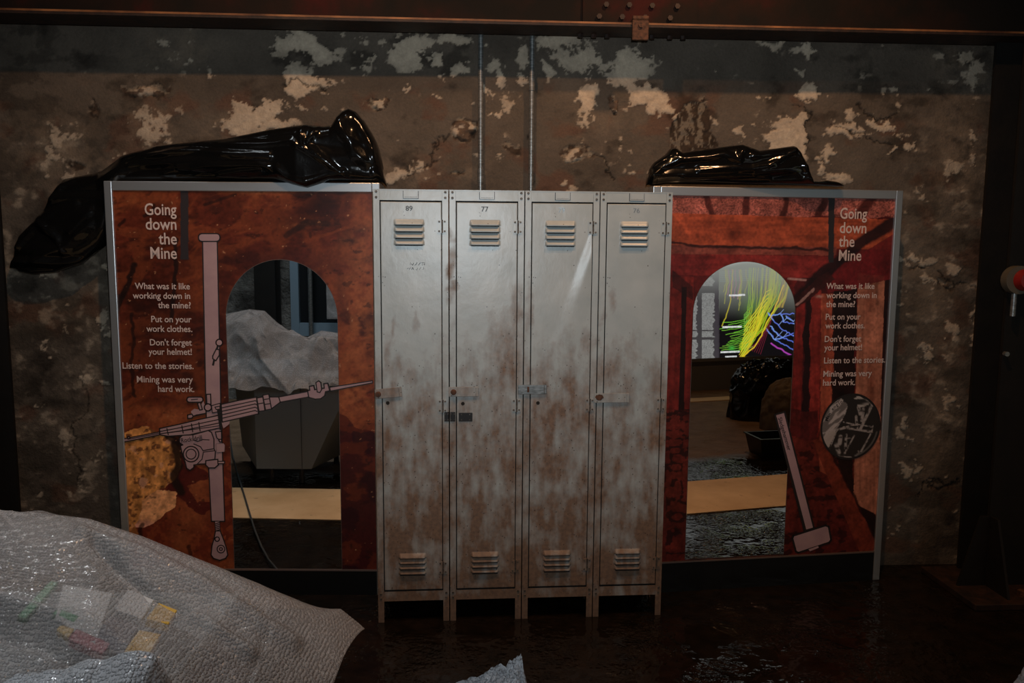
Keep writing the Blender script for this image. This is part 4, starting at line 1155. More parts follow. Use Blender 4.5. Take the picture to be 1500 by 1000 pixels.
def right_board():
    P = PANR
    r = board(P, 1.177, 1.841, (P.px(1000, 821)[1] + P.px(1280, 808)[1]) / 2, 'tall display board with sledgehammer drawing and arched mirror, right of lockers', paint_right)
    mirror_part(arch_outline(P, 1013, 1165, 1005, 1147, 458, 383, 818, 812), r)
    h = MB()
    for s, a, b, y in (('Going', 1230, 1269.5, 320), ('down', 1229.5, 1268.5, 341), ('the', 1228, 1251, 361), ('Mine', 1228, 1261, 381.5)):
        add_text_line(h, P, s, a, b, y, 16)
    h.build('heading_text', M['text'], r, recalc=False)
    lines = (('What was it like', 1210, 1280.5, 423), ('working down in', 1210, 1283.5, 436.5), ('the mine?', 1209.5, 1252, 449.5), ('Put on your', 1209, 1260, 468), ('work clothes.', 1208.5, 1266, 481), ("Don't forget", 1207.5, 1261, 500.5),
                       ('your helmet!', 1207, 1262, 513), ('Listen to the stories.', 1206.5, 1296, 532), ('Mining was very', 1205.5, 1276.5, 551.5), ('hard work.', 1205, 1252, 564.5))
    for grp in ((0, 3), (3, 5), (5, 7), (7, 8), (8, 10)):
        h = MB()
        for s, a, b, y in lines[grp[0]:grp[1]]:
            add_text_line(h, P, s, a, b, y, 8.8)
        h.build('paragraph', M['text'], r, recalc=False)
    d = MB()
    hp = [(1135, 607), (1149, 603), (1192, 773), (1178, 777)]
    ink_poly(d, P, hp, -0.0024, 0); ink_line(d, P, hp, 2.8, -0.00245, 1, True)
    ink_line(d, P, [(1137, 612), (1180, 776)], 2.0, -0.00246, 1)
    hd = [(1162, 784), (1209, 769), (1213.5, 771), (1217, 790), (1214, 794), (1169, 809), (1165.5, 807), (1160.5, 788)]
    ink_poly(d, P, hd, -0.0026, 0); ink_line(d, P, hd, 3.0, -0.00265, 1, True)
    ink_poly(d, P, [(1184, 804), (1198, 799), (1199, 801.5), (1186, 807)], -0.00266, 0)
    d.build('sledgehammer_drawing', [M['pink'], M['ink']], r, recalc=False)
    tx = MB(); vv, f = text_mesh('Sledgehammer')
    u0, z0 = P.px(1139.3, 612); u1, z1 = P.px(1153.5, 660)
    L = math.hypot(u1 - u0, z1 - z0); a = math.atan2(z1 - z0, u1 - u0); sx = L / vv[:, 0].max(); sy = 0.019 / 0.72
    tx.add([(u0 + x * sx * math.cos(a) - y * sy * math.sin(a), -0.0029, z0 + x * sx * math.sin(a) + y * sy * math.cos(a)) for x, y, _ in vv], f)
    tx.build('drawing_caption', M['ink'], r, recalc=False)
    # round black and white picture
    cu, cz = P.px(1245.5, 624.5)
    R = (P.px(1288.5, 624)[0] - P.px(1202.5, 624)[0]) / 2; Rz = (P.px(1245, 577)[1] - P.px(1245, 672)[1]) / 2
    rr = np.linspace(0.001, 1, 44); th = np.linspace(0, 2 * math.pi, 150)[:-1]
    RR, TH = np.meshgrid(rr, th, indexing='ij')
    Uc = cu + R * RR * np.cos(TH); Zc = cz + Rz * RR * np.sin(TH)
    Wd = P.o + Uc[..., None] * P.u + Zc[..., None] * np.array([0, 0, 1.0])
    px, py = proj(Wd)
    n = lambda s, sx, sy: fbm(px / sx, py / sy, s + 500, 4)
    q = lambda pts: [(1190 + x / 8.336, 565 + y / 8.336) for x, y in pts]
    a = np.array
    c = np.ones(px.shape + (3,)) * a([0.02, 0.017, 0.016])
    rock = inpoly(px, py, q([(80, 900), (80, 300), (300, 100), (430, 230), (400, 340), (280, 560), (190, 760)])) * 1.0
    rot = (px * .7 + py * .7); rot2 = (px * .7 - py * .7)
    c = lay(c, rock * (0.3 + .7 * sstep(.42, .56, fbm(rot / 3, rot2 / 14, 511, 3))), a([0.40, 0.35, 0.33]))
    c = lay(c, .9 * inpoly(px, py, q([(120, 640), (250, 540), (290, 560), (200, 740), (160, 760)])), a([0.36, 0.31, 0.28]))
    c = lay(c, .9 * inpoly(px, py, q([(490, 160), (560, 120), (700, 180), (720, 210), (600, 260), (540, 240), (560, 170)])) * sstep(.35, .5, fbm(px / 30, py / 2.4, 513, 2)), a([0.42, 0.38, 0.35]))
    W3 = a([0.33, 0.29, 0.27])
    for pl, wd in (([(730, 220), (585, 520)], 2.2), ([(310, 530), (400, 510), (590, 540), (720, 560)], 1.7), ([(370, 500), (560, 470), (730, 500)], .8), ([(735, 490), (720, 560)], .9), ([(510, 600), (380, 840)], 1.1), ([(705, 590), (590, 800)], 1.2), ([(300, 540), (200, 780)], .7), ([(560, 260), (580, 340)], 2.6), ([(620, 280), (600, 420)], 2.4), ([(530, 370), (540, 510)], 2.0), ([(410, 600), (400, 760)], 2.0), ([(415, 640), (470, 640)], .9), ([(340, 620), (330, 700)], 3.2), ([(290, 720), (320, 810)], 3.4), ([(260, 850), (470, 870)], 1.0), ([(560, 800), (540, 850)], 1.6), ([(380, 440), (500, 470)], 1.2)):
        c = lay(c, .95 * (1 - sstep(wd * .6, wd * 1.2, dseg(px, py, q(pl)))) * sstep(.25, .6, n(7, 3.2, 3.2)), W3)
    c = lay(c, .5 * (RR > .9) * (TH > 4.9) * (TH < 6.1), a([0.15, 0.14, 0.13]))
    grid_obj('round_photo', Uc, np.full(Uc.shape, -0.0026), Zc, M['poster'], r, colors=c, smooth=False, wrap=True)
    rg = MB()
    for i in range(72):
        t0, t1 = 2 * math.pi * i / 72, 2 * math.pi * (i + 1) / 72
        ps = [(cu + R * k * math.cos(t), cz + Rz * k * math.sin(t)) for t, k in ((t0, .955), (t1, .955), (t1, 1.02), (t0, 1.02))]
        rg.add([(x, -0.0028, z) for x, z in ps], [(0, 1, 2, 3)])
    rg.build('picture_ring', M['ink'], r, recalc=False)
    tx = MB(); s = 'Man engine'
    t0, t1 = math.radians(166), math.radians(106)
    for i, ch in enumerate(s):
        if ch == ' ': continue
        vv, f = text_mesh(ch); vv = vv.copy(); vv[:, 0] -= (vv[:, 0].min() + vv[:, 0].max()) / 2; vv *= 0.0235
        t = t0 + (t1 - t0) * (i + .5) / len(s); a_ = t - math.pi / 2
        x0, z0 = cu + R * .80 * math.cos(t), cz + Rz * .80 * math.sin(t)
        tx.add([(x0 + x * math.cos(a_) - y * math.sin(a_), -0.003, z0 + x * math.sin(a_) + y * math.cos(a_)) for x, y, _ in vv], f)
    tx.build('picture_caption', M['ink'], r, recalc=False)
    return r


left_board(); right_board()


# ================================================================== black bags lying on the boards
def bag(name, label, group, upper, lower, y_of, depth_of, seed, stretch, x_range, amp, creases):
    """closed tube of polythene whose silhouette follows the upper and lower outlines, pulled into tight creases"""
    n = int((x_range[1] - x_range[0]) / 1.7); m = 150
    xs = np.linspace(x_range[0], x_range[1], n)
    up = np.interp(xs, *zip(*upper)); lo = np.interp(xs, *zip(*lower))
    ph = np.linspace(0, 2 * math.pi, m + 1)[:-1]
    s = (xs - xs[0]) / (xs[-1] - xs[0])
    endt = np.clip(np.minimum(s, 1 - s) / 0.03, 0, 1) ** 0.5
    XS, PH = np.meshgrid(xs, ph, indexing='ij')
    mid = ((up + lo) / 2)[:, None]; half = ((lo - up) / 2 * (0.3 + .7 * endt))[:, None]
    cz = np.sign(np.cos(PH)) * np.abs(np.cos(PH)) ** 0.75
    PY = mid - half * cz
    yc = y_of(xs)[:, None]; dp = (depth_of(xs) * endt)[:, None]
    sy = np.sin(PH)
    Yd = yc - dp * np.sign(sy) * np.abs(sy) ** 0.7
    rx = XS / stretch[0]; ry = PY / stretch[1]
    tri = np.abs(((ry * .7 + 1.6 * vnoise(rx * .6, ry * .5, seed + 1) + rx * .1) % 1.0) - .5) * 2
    fold = 0.55 * tri + 0.9 * vnoise(rx * .8, ry * 1.1, seed + 2)
    w_ = np.abs(sy) ** 0.5
    cre = np.zeros(XS.shape)
    for pl, wd, ht in creases:
        cre = np.maximum(cre, ht * np.clip(1 - dseg(XS, PY, pl) / wd, 0, 1))
    Yd = Yd - np.sign(sy) * w_ * (amp * (fold - .7) * 1.2) * endt[:, None] - np.where(sy > 0, w_ * cre, 0) * endt[:, None]
    r = Fv + Rv * ((XS - 750) / F_PX)[..., None] + Uv * ((500 - PY) / F_PX)[..., None]
    P = CAM + r * (yc[..., None] / r[..., 1:2])
    P[..., 1] = Yd
    o = grid_obj(name, P[..., 0], P[..., 1], P[..., 2], M['bag'], wrap=True)
    bm = bmesh.new(); bm.from_mesh(o.data)
    bmesh.ops.holes_fill(bm, edges=[e for e in bm.edges if e.is_boundary], sides=0)
    bmesh.ops.recalc_face_normals(bm, faces=bm.faces); bm.to_mesh(o.data); bm.free()
    return tag(o, label, 'bag', group)


def bags():
    up = [(14, 390), (22, 372), (30, 345), (58, 318), (66, 308), (85, 276), (96, 262), (140, 254), (152, 250), (165, 240), (180, 229), (235, 213), (330, 204), (400, 190), (450, 183), (475, 186), (488, 184), (497, 170), (504, 163), (512, 160), (522, 164), (533, 176), (545, 195), (555, 214), (560, 235), (565, 262), (567, 272)]
    lo = [(14, 394), (50, 401), (80, 399), (120, 386), (150, 362), (160, 345), (172, 300), (182, 268), (300, 266), (405, 266), (420, 268), (435, 272), (452, 276), (466, 272), (485, 266), (550, 268), (567, 275)]
    bag('bin_bag', 'long crumpled black plastic bag drooping over the left display board', 'black bags on the boards', up, lo,
        lambda x: np.interp(x, [14, 150, 185, 400, 440, 470, 567], [3.665, 3.665, 3.635, 3.60, 3.575, 3.585, 3.61]),
        lambda x: np.interp(x, [14, 60, 150, 185, 300, 440, 520, 567], [0.03, 0.05, 0.055, 0.06, 0.075, 0.085, 0.085, 0.05]), 401, (70, 26), (14, 567), 0.022,
        [([(190, 232), (235, 218), (281, 210), (340, 213), (392, 214), (433, 210)], 8, .012), ([(200, 240), (260, 222), (312, 224), (351, 229), (402, 231)], 8, .014), ([(250, 256), (270, 249), (289, 251), (312, 246), (367, 244), (400, 246)], 8, .012),
         ([(447, 182), (448, 200), (449, 217)], 7, .014), ([(471, 186), (463, 200), (457, 212), (470, 228), (484, 239)], 7, .013), ([(433, 210), (453, 220), (485, 240), (510, 262)], 7, .012), ([(330, 259), (360, 253), (390, 250)], 7, .010),
         ([(414, 249), (426, 264), (449, 270), (480, 262), (508, 255)], 8, .012), ([(497, 175), (512, 200), (523, 222), (540, 240)], 12, .012), ([(525, 168), (548, 215), (556, 258)], 10, .010),
         ([(80, 290), (95, 272), (110, 264)], 8, .012), ([(58, 318), (64, 323), (76, 336), (92, 350), (100, 370)], 9, .014), ([(112, 340), (120, 333), (143, 307)], 8, .012), ([(70, 318), (95, 306), (120, 300)], 8, .010), ([(30, 362), (52, 340)], 8, .010), ([(60, 380), (100, 362), (140, 330)], 12, .012)])
    up = [(946, 270), (947, 262), (951, 246), (958, 238), (975, 226), (981, 218), (988, 217), (998, 224), (1010, 222), (1060, 215), (1085, 212), (1110, 221), (1140, 217), (1160, 214), (1168, 222), (1176, 236), (1181, 252), (1184, 266), (1195, 266), (1205, 264), (1222, 266), (1236, 271)]
    lo = [(946, 274), (975, 270), (1080, 271), (1180, 272), (1236, 274)]
    bag('bin_bag', 'short crumpled black plastic bag lying on top of the right display board', 'black bags on the boards', up, lo,
        lambda x: np.interp(x, [946, 1236], [3.665, 3.70]), lambda x: np.interp(x, [946, 1000, 1180, 1236], [0.04, 0.065, 0.065, 0.03]), 431, (50, 24), (946, 1236), 0.020,
        [([(990, 235), (1031, 232), (1055, 227), (1076, 238)], 7, .013), ([(1076, 238), (1080, 224), (1090, 219)], 7, .012), ([(1097, 230), (1120, 226), (1143, 227)], 7, .012), ([(1120, 244), (1140, 232), (1160, 220)], 7, .013), ([(1020, 250), (1074, 247), (1093, 249), (1128, 242)], 7, .011),
         ([(952, 258), (970, 244), (990, 236)], 7, .012), ([(1165, 224), (1172, 245), (1176, 262)], 7, .010), ([(1000, 264), (1060, 262), (1120, 260)], 7, .010), ([(1100, 258), (1140, 252), (1165, 256)], 7, .010)])


bags()


# ================================================================== wrapped exhibit console in the foreground and things in the mirrors
def foreground():
    r = empty('exhibit_console', (-1.45, 1.55, 0)); tag(r, 'grey angular exhibit console standing under crumpled bubble wrap', 'console')
    L = lambda pts, z: [(x + 1.45, y - 1.55, z) for x, y in pts]
    MB().hull2(L([(-1.66, 1.87), (-1.30, 1.87), (-1.10, 1.25), (-1.95, 1.25)], 0.11), L([(-1.65, 1.90), (-1.02, 1.90), (-0.80, 1.20), (-2.02, 1.20)], 0.70)).build('cabinet', M['kiosk'], r)
    MB().hull2(L([(-2.05, 1.14), (-0.66, 1.14), (-0.66, 1.92), (-1.66, 1.92), (-2.05, 1.5)], 0.70), L([(-2.05, 1.14), (-0.66, 1.14), (-0.66, 1.92), (-1.66, 1.92), (-2.05, 1.5)], 0.735)).build('top_slab', M['kiosk'], r, bevel=0.004)
    MB().box(0.095, 0.099, 0.35, 0.3525, 0.12, 0.69).build('seam', M['kiosk_dark'], r)
    # sloping face that carries the pieces
    a = [(-1.35, 1.16, .735), (-0.67, 1.16, .735), (-0.67, 1.68, .735), (-1.35, 1.68, .735)]
    b = [(-1.35, 1.16, .742), (-0.67, 1.16, .742), (-0.72, 1.66, .78), (-1.35, 1.66, .90)]
    MB().hull2([(x + 1.45, y - 1.55, z) for x, y, z in a], [(x + 1.45, y - 1.55, z) for x, y, z in b]).build('sloping_face', M['kiosk_dark'], r)
    for (x, y) in ((-1.58, 1.80), (-1.38, 1.80), (-1.25, 1.32), (-1.85, 1.32)):
        MB().cyl((x + 1.45, y - 1.55, 0), (x + 1.45, y - 1.55, 0.115), 0.02, 0.014, n=14).build('foot', M['kiosk_dark'], r)

    # ---- main sheet of bubble wrap
    rid = [(-2.15, 1.04), (-1.95, 1.10), (-1.72, 1.15), (-1.62, 1.14), (-1.55, 1.07), (-1.45, 1.0), (-1.34, 0.965), (-1.25, 1.01), (-1.15, 0.995), (-1.05, 1.00), (-.93, .985), (-.82, .945), (-.67, .878), (-.585, .835), (-.52, .795), (-.45, .735), (-.385, .68), (-.36, .655)]
    us = np.linspace(-2.12, -0.372, 420); vs = np.linspace(0, 1, 260)
    X, V = np.meshgrid(us, vs, indexing='ij')
    Rz = np.interp(X, *zip(*rid))
    Bz = np.minimum(0.765, Rz - 0.10)
    yr = 1.725
    yf = 1.12
    Yv = np.where(V < .7, yf + (yr - yf) * (V / .7), yr + (V - .7) / .3 * 0.27)
    t = np.clip((yr - Yv) / (yr - yf), 0, 1)
    Zf = Bz + (Rz - Bz) * (1 - t ** 1.25)
    tb = np.clip((Yv - yr) / 0.27, 0, 1)
    Zb = Rz - (Rz - np.minimum(0.66, Rz - .06)) * tb ** 1.6
    Z = np.where(Yv < yr, Zf, Zb)
    # hanging right end
    px, py = proj(np.stack([X, Yv, Z], -1))
    Z += 0.020 * (fbm(X * 6, Yv * 9, 601, 4) - .5) * np.clip(t * 6 + .1, 0, 1) + 0.05 * (ridged(X * 3.2 + Yv * 2, Yv * 4 - X, 603, 3) - .55) * np.clip(t * 3, 0, 1) * (X < -0.5)
    kb = np.clip(tb * 3, 0, 1) * (1 - sstep(-1.12, -0.98, X))
    Z += 0.11 * (ridged(X * 3.5, V * 5 + X * 3, 605, 3) - .6) * kb
    Z += 0.05 * np.exp(-((tb - .45 - .25 * np.sin(X * 5.0)) / .12) ** 2) * sstep(-1.75, -1.5, X) * kb
    Yv = Yv + (0.13 * (ridged(X * 2.6 + V * 3, V * 6 - X * 2.5, 607, 3) - .5)) * kb
    Z -= 0.030 * np.exp(-(dseg(px, py, [(138, 795), (180, 830), (228, 872), (270, 890)]) / 7) ** 2)
    Z += 0.020 * np.exp(-(dseg(px, py, [(120, 785), (200, 810), (300, 860), (430, 945)]) / 12) ** 2)
    Z += 0.018 * np.exp(-(dseg(px, py, [(228, 885), (300, 905), (370, 960)]) / 9) ** 2)
    Z += 0.030 * np.exp(-(dseg(px, py, [(-30, 880), (60, 905), (140, 940), (190, 965)]) / 14) ** 2)
    Z -= 0.028 * np.exp(-(dseg(px, py, [(-30, 915), (60, 945), (130, 985)]) / 16) ** 2)
    slab = (X < -0.64)
    Z = np.where(slab & (Yv < 1.9), np.maximum(Z, 0.742), Z)
    o = grid_obj('bubble_wrap_sheet', X, Yv, Z, M['wrap'])
    tag(o, 'big translucent bubble wrap sheet draped over the exhibit console', 'bubble wrap', 'bubble wrap in the foreground')

    # pieces lying on the sloping face, seen through the wrap
    def piece(name, label, quad, mat_, th, cat='block'):
        P = []
        for (a_, b_) in quad:
            rr = ray(a_, b_)
            best = None
            for y in np.linspace(1.18, 1.72, 240):
                p = CAM + rr * (y / rr[1])
                R_ = np.interp(p[0], *zip(*rid)); B_z = min(0.765, R_ - .10)
                zs = B_z + (R_ - B_z) * (1 - ((yr - y) / (yr - yf)) ** 1.25) - 0.012
                if p[2] <= zs: best = p; break
            P.append(best if best is not None else CAM + rr * (1.5 / rr[1]))
        P = np.array(P); nrm = np.cross(P[1] - P[0], P[2] - P[0]); nrm /= np.linalg.norm(nrm)
        if nrm[2] < 0: nrm = -nrm
        o = MB().hull2(list(P - nrm * th), list(P)).build(name, mat_, None, bevel=0.002)
        return tag(o, label, cat, 'loose pieces under the bubble wrap')
    piece('card_box', 'larger white card box under the bubble wrap', [(80, 905), (92, 855), (165, 868), (140, 945)], M['white_card'], .02, 'box')
    piece('card_box', 'smaller white card box next to the yellow block under bubble wrap', [(168, 892), (188, 862), (226, 878), (208, 906)], M['white_card'], .02, 'box')
    piece('yellow_block', 'upper short yellow block under the bubble wrap', [(214, 906), (232, 882), (260, 893), (247, 914)], M['yellow'], .02)
    piece('yellow_block', 'lower long yellow block under the bubble wrap', [(172, 966), (204, 922), (236, 928), (216, 962)], M['yellow'], .02)
    piece('red_block', 'red bar under the bubble wrap', [(100, 936), (112, 920), (163, 942), (150, 957)], M['redblock'], .02)
    piece('yellow_block', 'tiny yellow piece at the end of the red bar under wrap', [(82, 922), (88, 915), (110, 920), (100, 934)], M['yellow'], .015)
    piece('green_block', 'long green bar under the bubble wrap', [(25, 902), (74, 850), (86, 852), (38, 906)], M['green'], .015)
    piece('green_block', 'short green piece beside the white box under bubble wrap', [(76, 898), (86, 890), (116, 902), (108, 912)], M['green'], .015)
    piece('grey_block', 'dark violet grey block between red bar and yellow block', [(140, 935), (160, 900), (204, 915), (178, 962)], M['purple'], .018)

    # ---- second, brighter sheet heaped in front
    prof = [(-1.0, .80), (-.93, .85), (-.83, .895), (-.73, .91), (-.65, .93), (-.595, .952), (-.565, .945), (-.545, .905), (-.53, .83)]
    us = np.linspace(-1.02, -0.53, 170); vs = np.linspace(0, 1, 90)
    X, V = np.meshgrid(us, vs, indexing='ij')
    top = np.interp(X, *zip(*prof)) + 0.02 * (fbm(X * 28, X * 0, 611, 3) - .5) - 0.012
    Yv = 1.02 + 0.30 * V
    k = 1 - np.abs((V - .72) / np.where(V < .72, .72, .28)) ** 1.3
    Z = 0.745 + (top - .745) * k + 0.03 * (ridged(X * 9 + Yv * 6, Yv * 10 - X * 3, 613, 3) - .6) * k
    Yv = Yv + 0.02 * (fbm(X * 14, V * 6, 617, 3) - .5)
    o = grid_obj('bubble_wrap_sheet', X, Yv, np.maximum(Z, .743), M['wrap2'])
    tag(o, 'crumpled whiter bubble wrap heap at the bottom left corner', 'bubble wrap', 'bubble wrap in the foreground')

    # ---- crate with a torn wrap tip, bottom centre
    c = empty('packing_crate', (-0.02, 1.22, 0)); tag(c, 'grey packing crate below the small bubble wrap tip', 'crate')
    b = MB(); b.box(-.25, .25, -.16, .12, 0.02, .72); b.build('crate_body', M['crate'], c, bevel=.004)
    b = MB(); b.box(-.26, .26, -.17, .13, .72, .75); b.build('lid', M['crate'], c, bevel=.004)
    us = np.linspace(0, 1, 120); vs = np.linspace(0, 1, 60)
    Uu, V = np.meshgrid(us, vs, indexing='ij')
    tip = [(648, 1004), (672, 997), (690, 992), (705, 990), (722, 978), (730, 974), (742, 976), (748, 966), (757, 963), (762, 960), (764.5, 962), (764, 975), (764, 990), (760, 1010)]
    yb = 1.28
    arc = np.linspace(0, 1, len(tip)); tx = np.interp(us, arc, [p[0] for p in tip]); ty = np.interp(us, arc, [p[1] for p in tip])
    Pt = np.array([at_depth(a_, b_, yb) for a_, b_ in zip(tx, ty)])
    X = Pt[:, None, 0] * V + (1 - V) * np.interp(Uu, [0, 1], [-.22, .12])
    Z = Pt[:, None, 2] * V + (1 - V) * 0.752
    Yv = yb - 0.16 * (1 - V) ** 1.5 + 0.02 * (ridged(Uu * 9, V * 5, 621, 3) - .5) * np.clip(V * (1.1 - V) * 5, 0, 1)
    Z += 0.008 * (fbm(Uu * 40, V * 3, 623, 3) - .5) * V
    o = grid_obj('bubble_wrap_sheet', X, Yv, np.maximum(Z, .7515), M['wrap2'])
    tag(o, 'small torn tip of bubble wrap at the bottom centre', 'bubble wrap', 'bubble wrap in the foreground')

    # ---- wrapped lump at the bottom right corner, on its own crate
    c = empty('packing_crate', (1.03, 1.06, 0)); tag(c, 'grey packing crate under the wrapped lump at bottom right', 'crate')
    b = MB(); b.box(-.19, .3, -.2, .2, 0.02, .62); b.build('crate_body', M['crate'], c, bevel=.004)
    b = MB(); b.box(-.20, .31, -.21, .21, .62, .65); b.build('lid', M['crate'], c, bevel=.004)
    th = np.linspace(0, 2 * math.pi, 121)[:-1]; ph = np.linspace(0.02, math.pi / 2, 60)
    PH, TH = np.meshgrid(ph, th, indexing='ij')
    rr = 1 + 0.10 * (ridged(TH * 3, PH * 3, 631, 3) - .5)
    X = 1.035 + .33 * rr * np.sin(PH) ** .6 * np.cos(TH); Y = 1.08 + .22 * rr * np.sin(PH) ** .6 * np.sin(TH); Z = .652 + .40 * rr * np.cos(PH) ** .6
    o = grid_obj('bubble_wrap_bundle', X, Y, Z, M['wrap2'], wrap=True)
    tag(o, 'rounded bubble wrapped bundle at the bottom right corner', 'bubble wrap', 'bubble wrap in the foreground')

    # ---- cable on the floor, seen in the left mirror
    pts = [(336, 600), (337, 640), (341, 668), (350, 700), (358, 725), (366, 752), (373, 775), (383, 800), (394, 820), (406, 834), (425, 850)]
    q = [PANL.reflect(on_floor(a_, b_, 0.012)) for a_, b_ in pts]
    dense = []
    for i in range(len(q) - 1):
        for s in np.linspace(0, 1, 6)[:-1]: dense.append(q[i] * (1 - s) + q[i + 1] * s)
    dense = [p for p in dense if p[1] < 3.52 and p[1] > 0.2]
    o = MB().tube([(p[0], p[1], 0.014) for p in dense], 0.0055).build('power_cable', M['cable'])
    tag(o, 'grey cable trailing across the floor, reflected in the rock drill mirror', 'cable')


foreground()


def mirrored_room():
    # lit mine map on the opposite wall, reflected in the right mirror
    x0, x1, z0, z1 = 2.7, 6.3, 0.36, 1.75
    r = empty('lit_display', (x0, -1.06, 0)); tag(r, 'glowing mine map with yellow green and blue lines, reflected in right mirror', 'display')
    us = np.linspace(0, x1 - x0, 900); zs = np.linspace(z0, z1, 360)
    U, Z = np.meshgrid(us, zs)
    # measured in the mirror: where each point of the map appears there
    Wd = np.stack([U + x0, np.full(U.shape, -1.04), Z], -1)
    o = PANR.o; n = PANR.n
    V = Wd - 2 * ((Wd - o) @ n)[..., None] * n
    px, py = proj(V)
    cx = (px - 990) * 5.265; cy = (py - 370) * 5.265
    A = np.array
    c = np.ones(U.shape + (3,)) * A([0.006, 0.005, 0.006])
    # grey key columns on the left with lines of text
    col = (cx < 325) * 1.0
    c = lay(c, col, A([0.055, 0.05, 0.052]))
    tx = ((cx > 200) & (cx < 305 - 25 * vnoise(cx * 0, cy / 13, 5))) | (cx < 170 - 20 * vnoise(cx * 0, cy / 13, 6))
    gap = (vnoise(cx * 0, cy / 30, 7) > .28)
    c = lay(c, tx * gap * (.45 + .75 * vnoise(cx / 5, cy / 6, 8)), A([0.26, 0.26, 0.25]))
    c = lay(c, .8 * ((cx > 300) & (cx < 335)), A([0.05, 0.042, 0.05]))
    # grey glare and a bright lamp reflection painted in towards the top
    up = 1 - sstep(80, 520, cy + 30 * np.sin(cx / 90))
    c = lay(c, np.clip(up, 0, 1) * (cx > 330) * .9, A([0.21, 0.22, 0.20]))
    c = lay(c, (1 - sstep(60, 420, cy)) * (cx <= 330) * .6, A([0.30, 0.31, 0.29]))
    c = lay(c, (1 - sstep(40, 125, cy + 22 * np.cos((cx - 560) / 90))) * .95, A([0.62, 0.64, 0.63]))
    rng = random.Random(8)
    def ln(pts, wd, colr, a=1.0):
        nonlocal c
        d = dseg(cx, cy, pts)
        c = lay(c, a * (1 - sstep(wd * .5, wd * 1.3, d)), A(colr))
    for k in range(6): ln([(340, 150 + 14 * k), (900, 120 + 16 * k)], 3, (0.26, 0.36, 0.40), .45)

    def wob(pts, amp=4, step=22):
        out = []
        for (ax, ay), (bx, by) in zip(pts[:-1], pts[1:]):
            q = max(1, int(math.hypot(bx - ax, by - ay) / step))
            for i in range(q): out.append((ax + (bx - ax) * i / q + rng.uniform(-amp, amp), ay + (by - ay) * i / q + rng.uniform(-amp, amp)))
        return out + [pts[-1]]
    for k in range(34):
        t = rng.random(); xt = 560 + 330 * t; mid = 540 + (xt - 560) * .62 + 25 * rng.random(); xe = 480 + 60 * rng.random()
        ye = 700 + 125 * rng.random(); g = rng.random()
        ln(wob([(xt, 118), (xt - 8, 220 + 50 * rng.random()), (xt * .7 + mid * .3, 350), (mid, 470), ((mid * 2 + xe) / 3 + 12, 590), (xe + 34, ye - 55), (xe, ye)], 2.5), 2.6 + 2 * rng.random(), (0.58 - .32 * g, 0.50 + .06 * g, 0.02), .8)
    for k in range(12):
        xt = 365 + 200 * rng.random(); ln(wob([(xt, 130), (xt + 8, 230), (xt - 10, 300 + 150 * rng.random())]), 3.5, (0.42, 0.40, 0.05) if k % 3 else (0.45, 0.15, 0.30), .7)
    ln(wob([(440, 130), (420, 360), (390, 480), (355, 565)]), 4.5, (0.50, 0.42, 0.03), .9)
    for k in range(12):
        xt = 700 + 200 * rng.random(); ln(wob([(xt, 130), (xt - 25, 300), (xt - 60, 420)]), 3.5, (0.50, 0.34, 0.05), .6)
    for k in range(16):
        y = 530 + 15 * k; x0_ = 335 + 110 * rng.random(); ln(wob([(x0_, y + 10), ((x0_ + 530) / 2, y), (530, y - 16)], 3), 2.6, (0.18, 0.42 + .2 * rng.random(), 0.04), .9)
    for k in range(26):
        y = 470 + 11 * k; ln([(525, y + 10), (555 + 60 * rng.random(), y - 20 - 40 * rng.random())], 3, (0.20, 0.50, 0.06), .85)
    c = lay(c, .45 * np.exp(-(((cx - 600) / 80) ** 2 + ((cy - 400) / 110) ** 2)), A([0.12, 0.30, 0.05]))
    c = lay(c, .7 * np.exp(-(((cx - 430) / 22) ** 2 + ((cy - 735) / 18) ** 2)), A([0.05, 0.5, 0.06]))
    for pts in ([(715, 465), (750, 520), (790, 560), (830, 600), (905, 640)], [(720, 485), (800, 472), (910, 470)], [(700, 590), (760, 670), (905, 745)], [(730, 560), (790, 640), (905, 690)], [(760, 670), (830, 650), (905, 620)], [(810, 480), (830, 530), (905, 545)], [(850, 490), (905, 530)], [(905, 640), (1100, 700)], [(905, 745), (1150, 800)], [(905, 545), (1100, 520)]):
        ln(wob(pts, 6, 14), 4.2, (0.13, 0.20, 0.78), .85)
        ln(wob([pts[0], pts[1]], 7, 12), 3.2, (0.25, 0.45, 0.85), .8)
        m0 = pts[len(pts) // 2]; ln([m0, (m0[0] + 30, m0[1] - 34)], 2.6, (0.30, 0.42, 0.8), .7)
    ln(wob([(735, 700), (770, 725), (800, 735), (850, 770), (895, 795), (1050, 830)], 4, 14), 6, (0.45, 0.06, 0.45), .95)
    for k in range(9): ln([(395 + 18 * k, 828), (430 + 22 * k, 796 + rng.random() * 20)], 3, (0.5, 0.03, 0.07), .8)
    for k in range(8): ln([(540 + 16 * k, 740 + 6 * k), (640 + 15 * k, 700 - 30 * k)], 2, (0.28, 0.02, 0.05), .6)
    for k in range(9): ln(wob([(490 + 5 * k, 828 - 32 * k), (540 + 14 * k, 760 - 45 * k), (600 + 12 * k, 660 - 45 * k), (650 + 10 * k, 540 - 32 * k)], 3), 3.5, (0.75, 0.62, 0.03), .95)
    ln(wob([(480, 830), (600, 730), (660, 640), (700, 540), (760, 430), (830, 250)], 3), 5, (0.80, 0.55, 0.03), .95)
    # glare haze painted over the upper half, lamp reflection along the top
    c = lay(c, .62 * (1 - sstep(190, 530, cy)) * (cx > 330) * (.6 + .5 * fbm(cx / 120, cy / 60, 15, 3)), A([0.25, 0.26, 0.22]))
    c = lay(c, .5 * (1 - sstep(30, 330, cy)), A([0.34, 0.35, 0.32]))
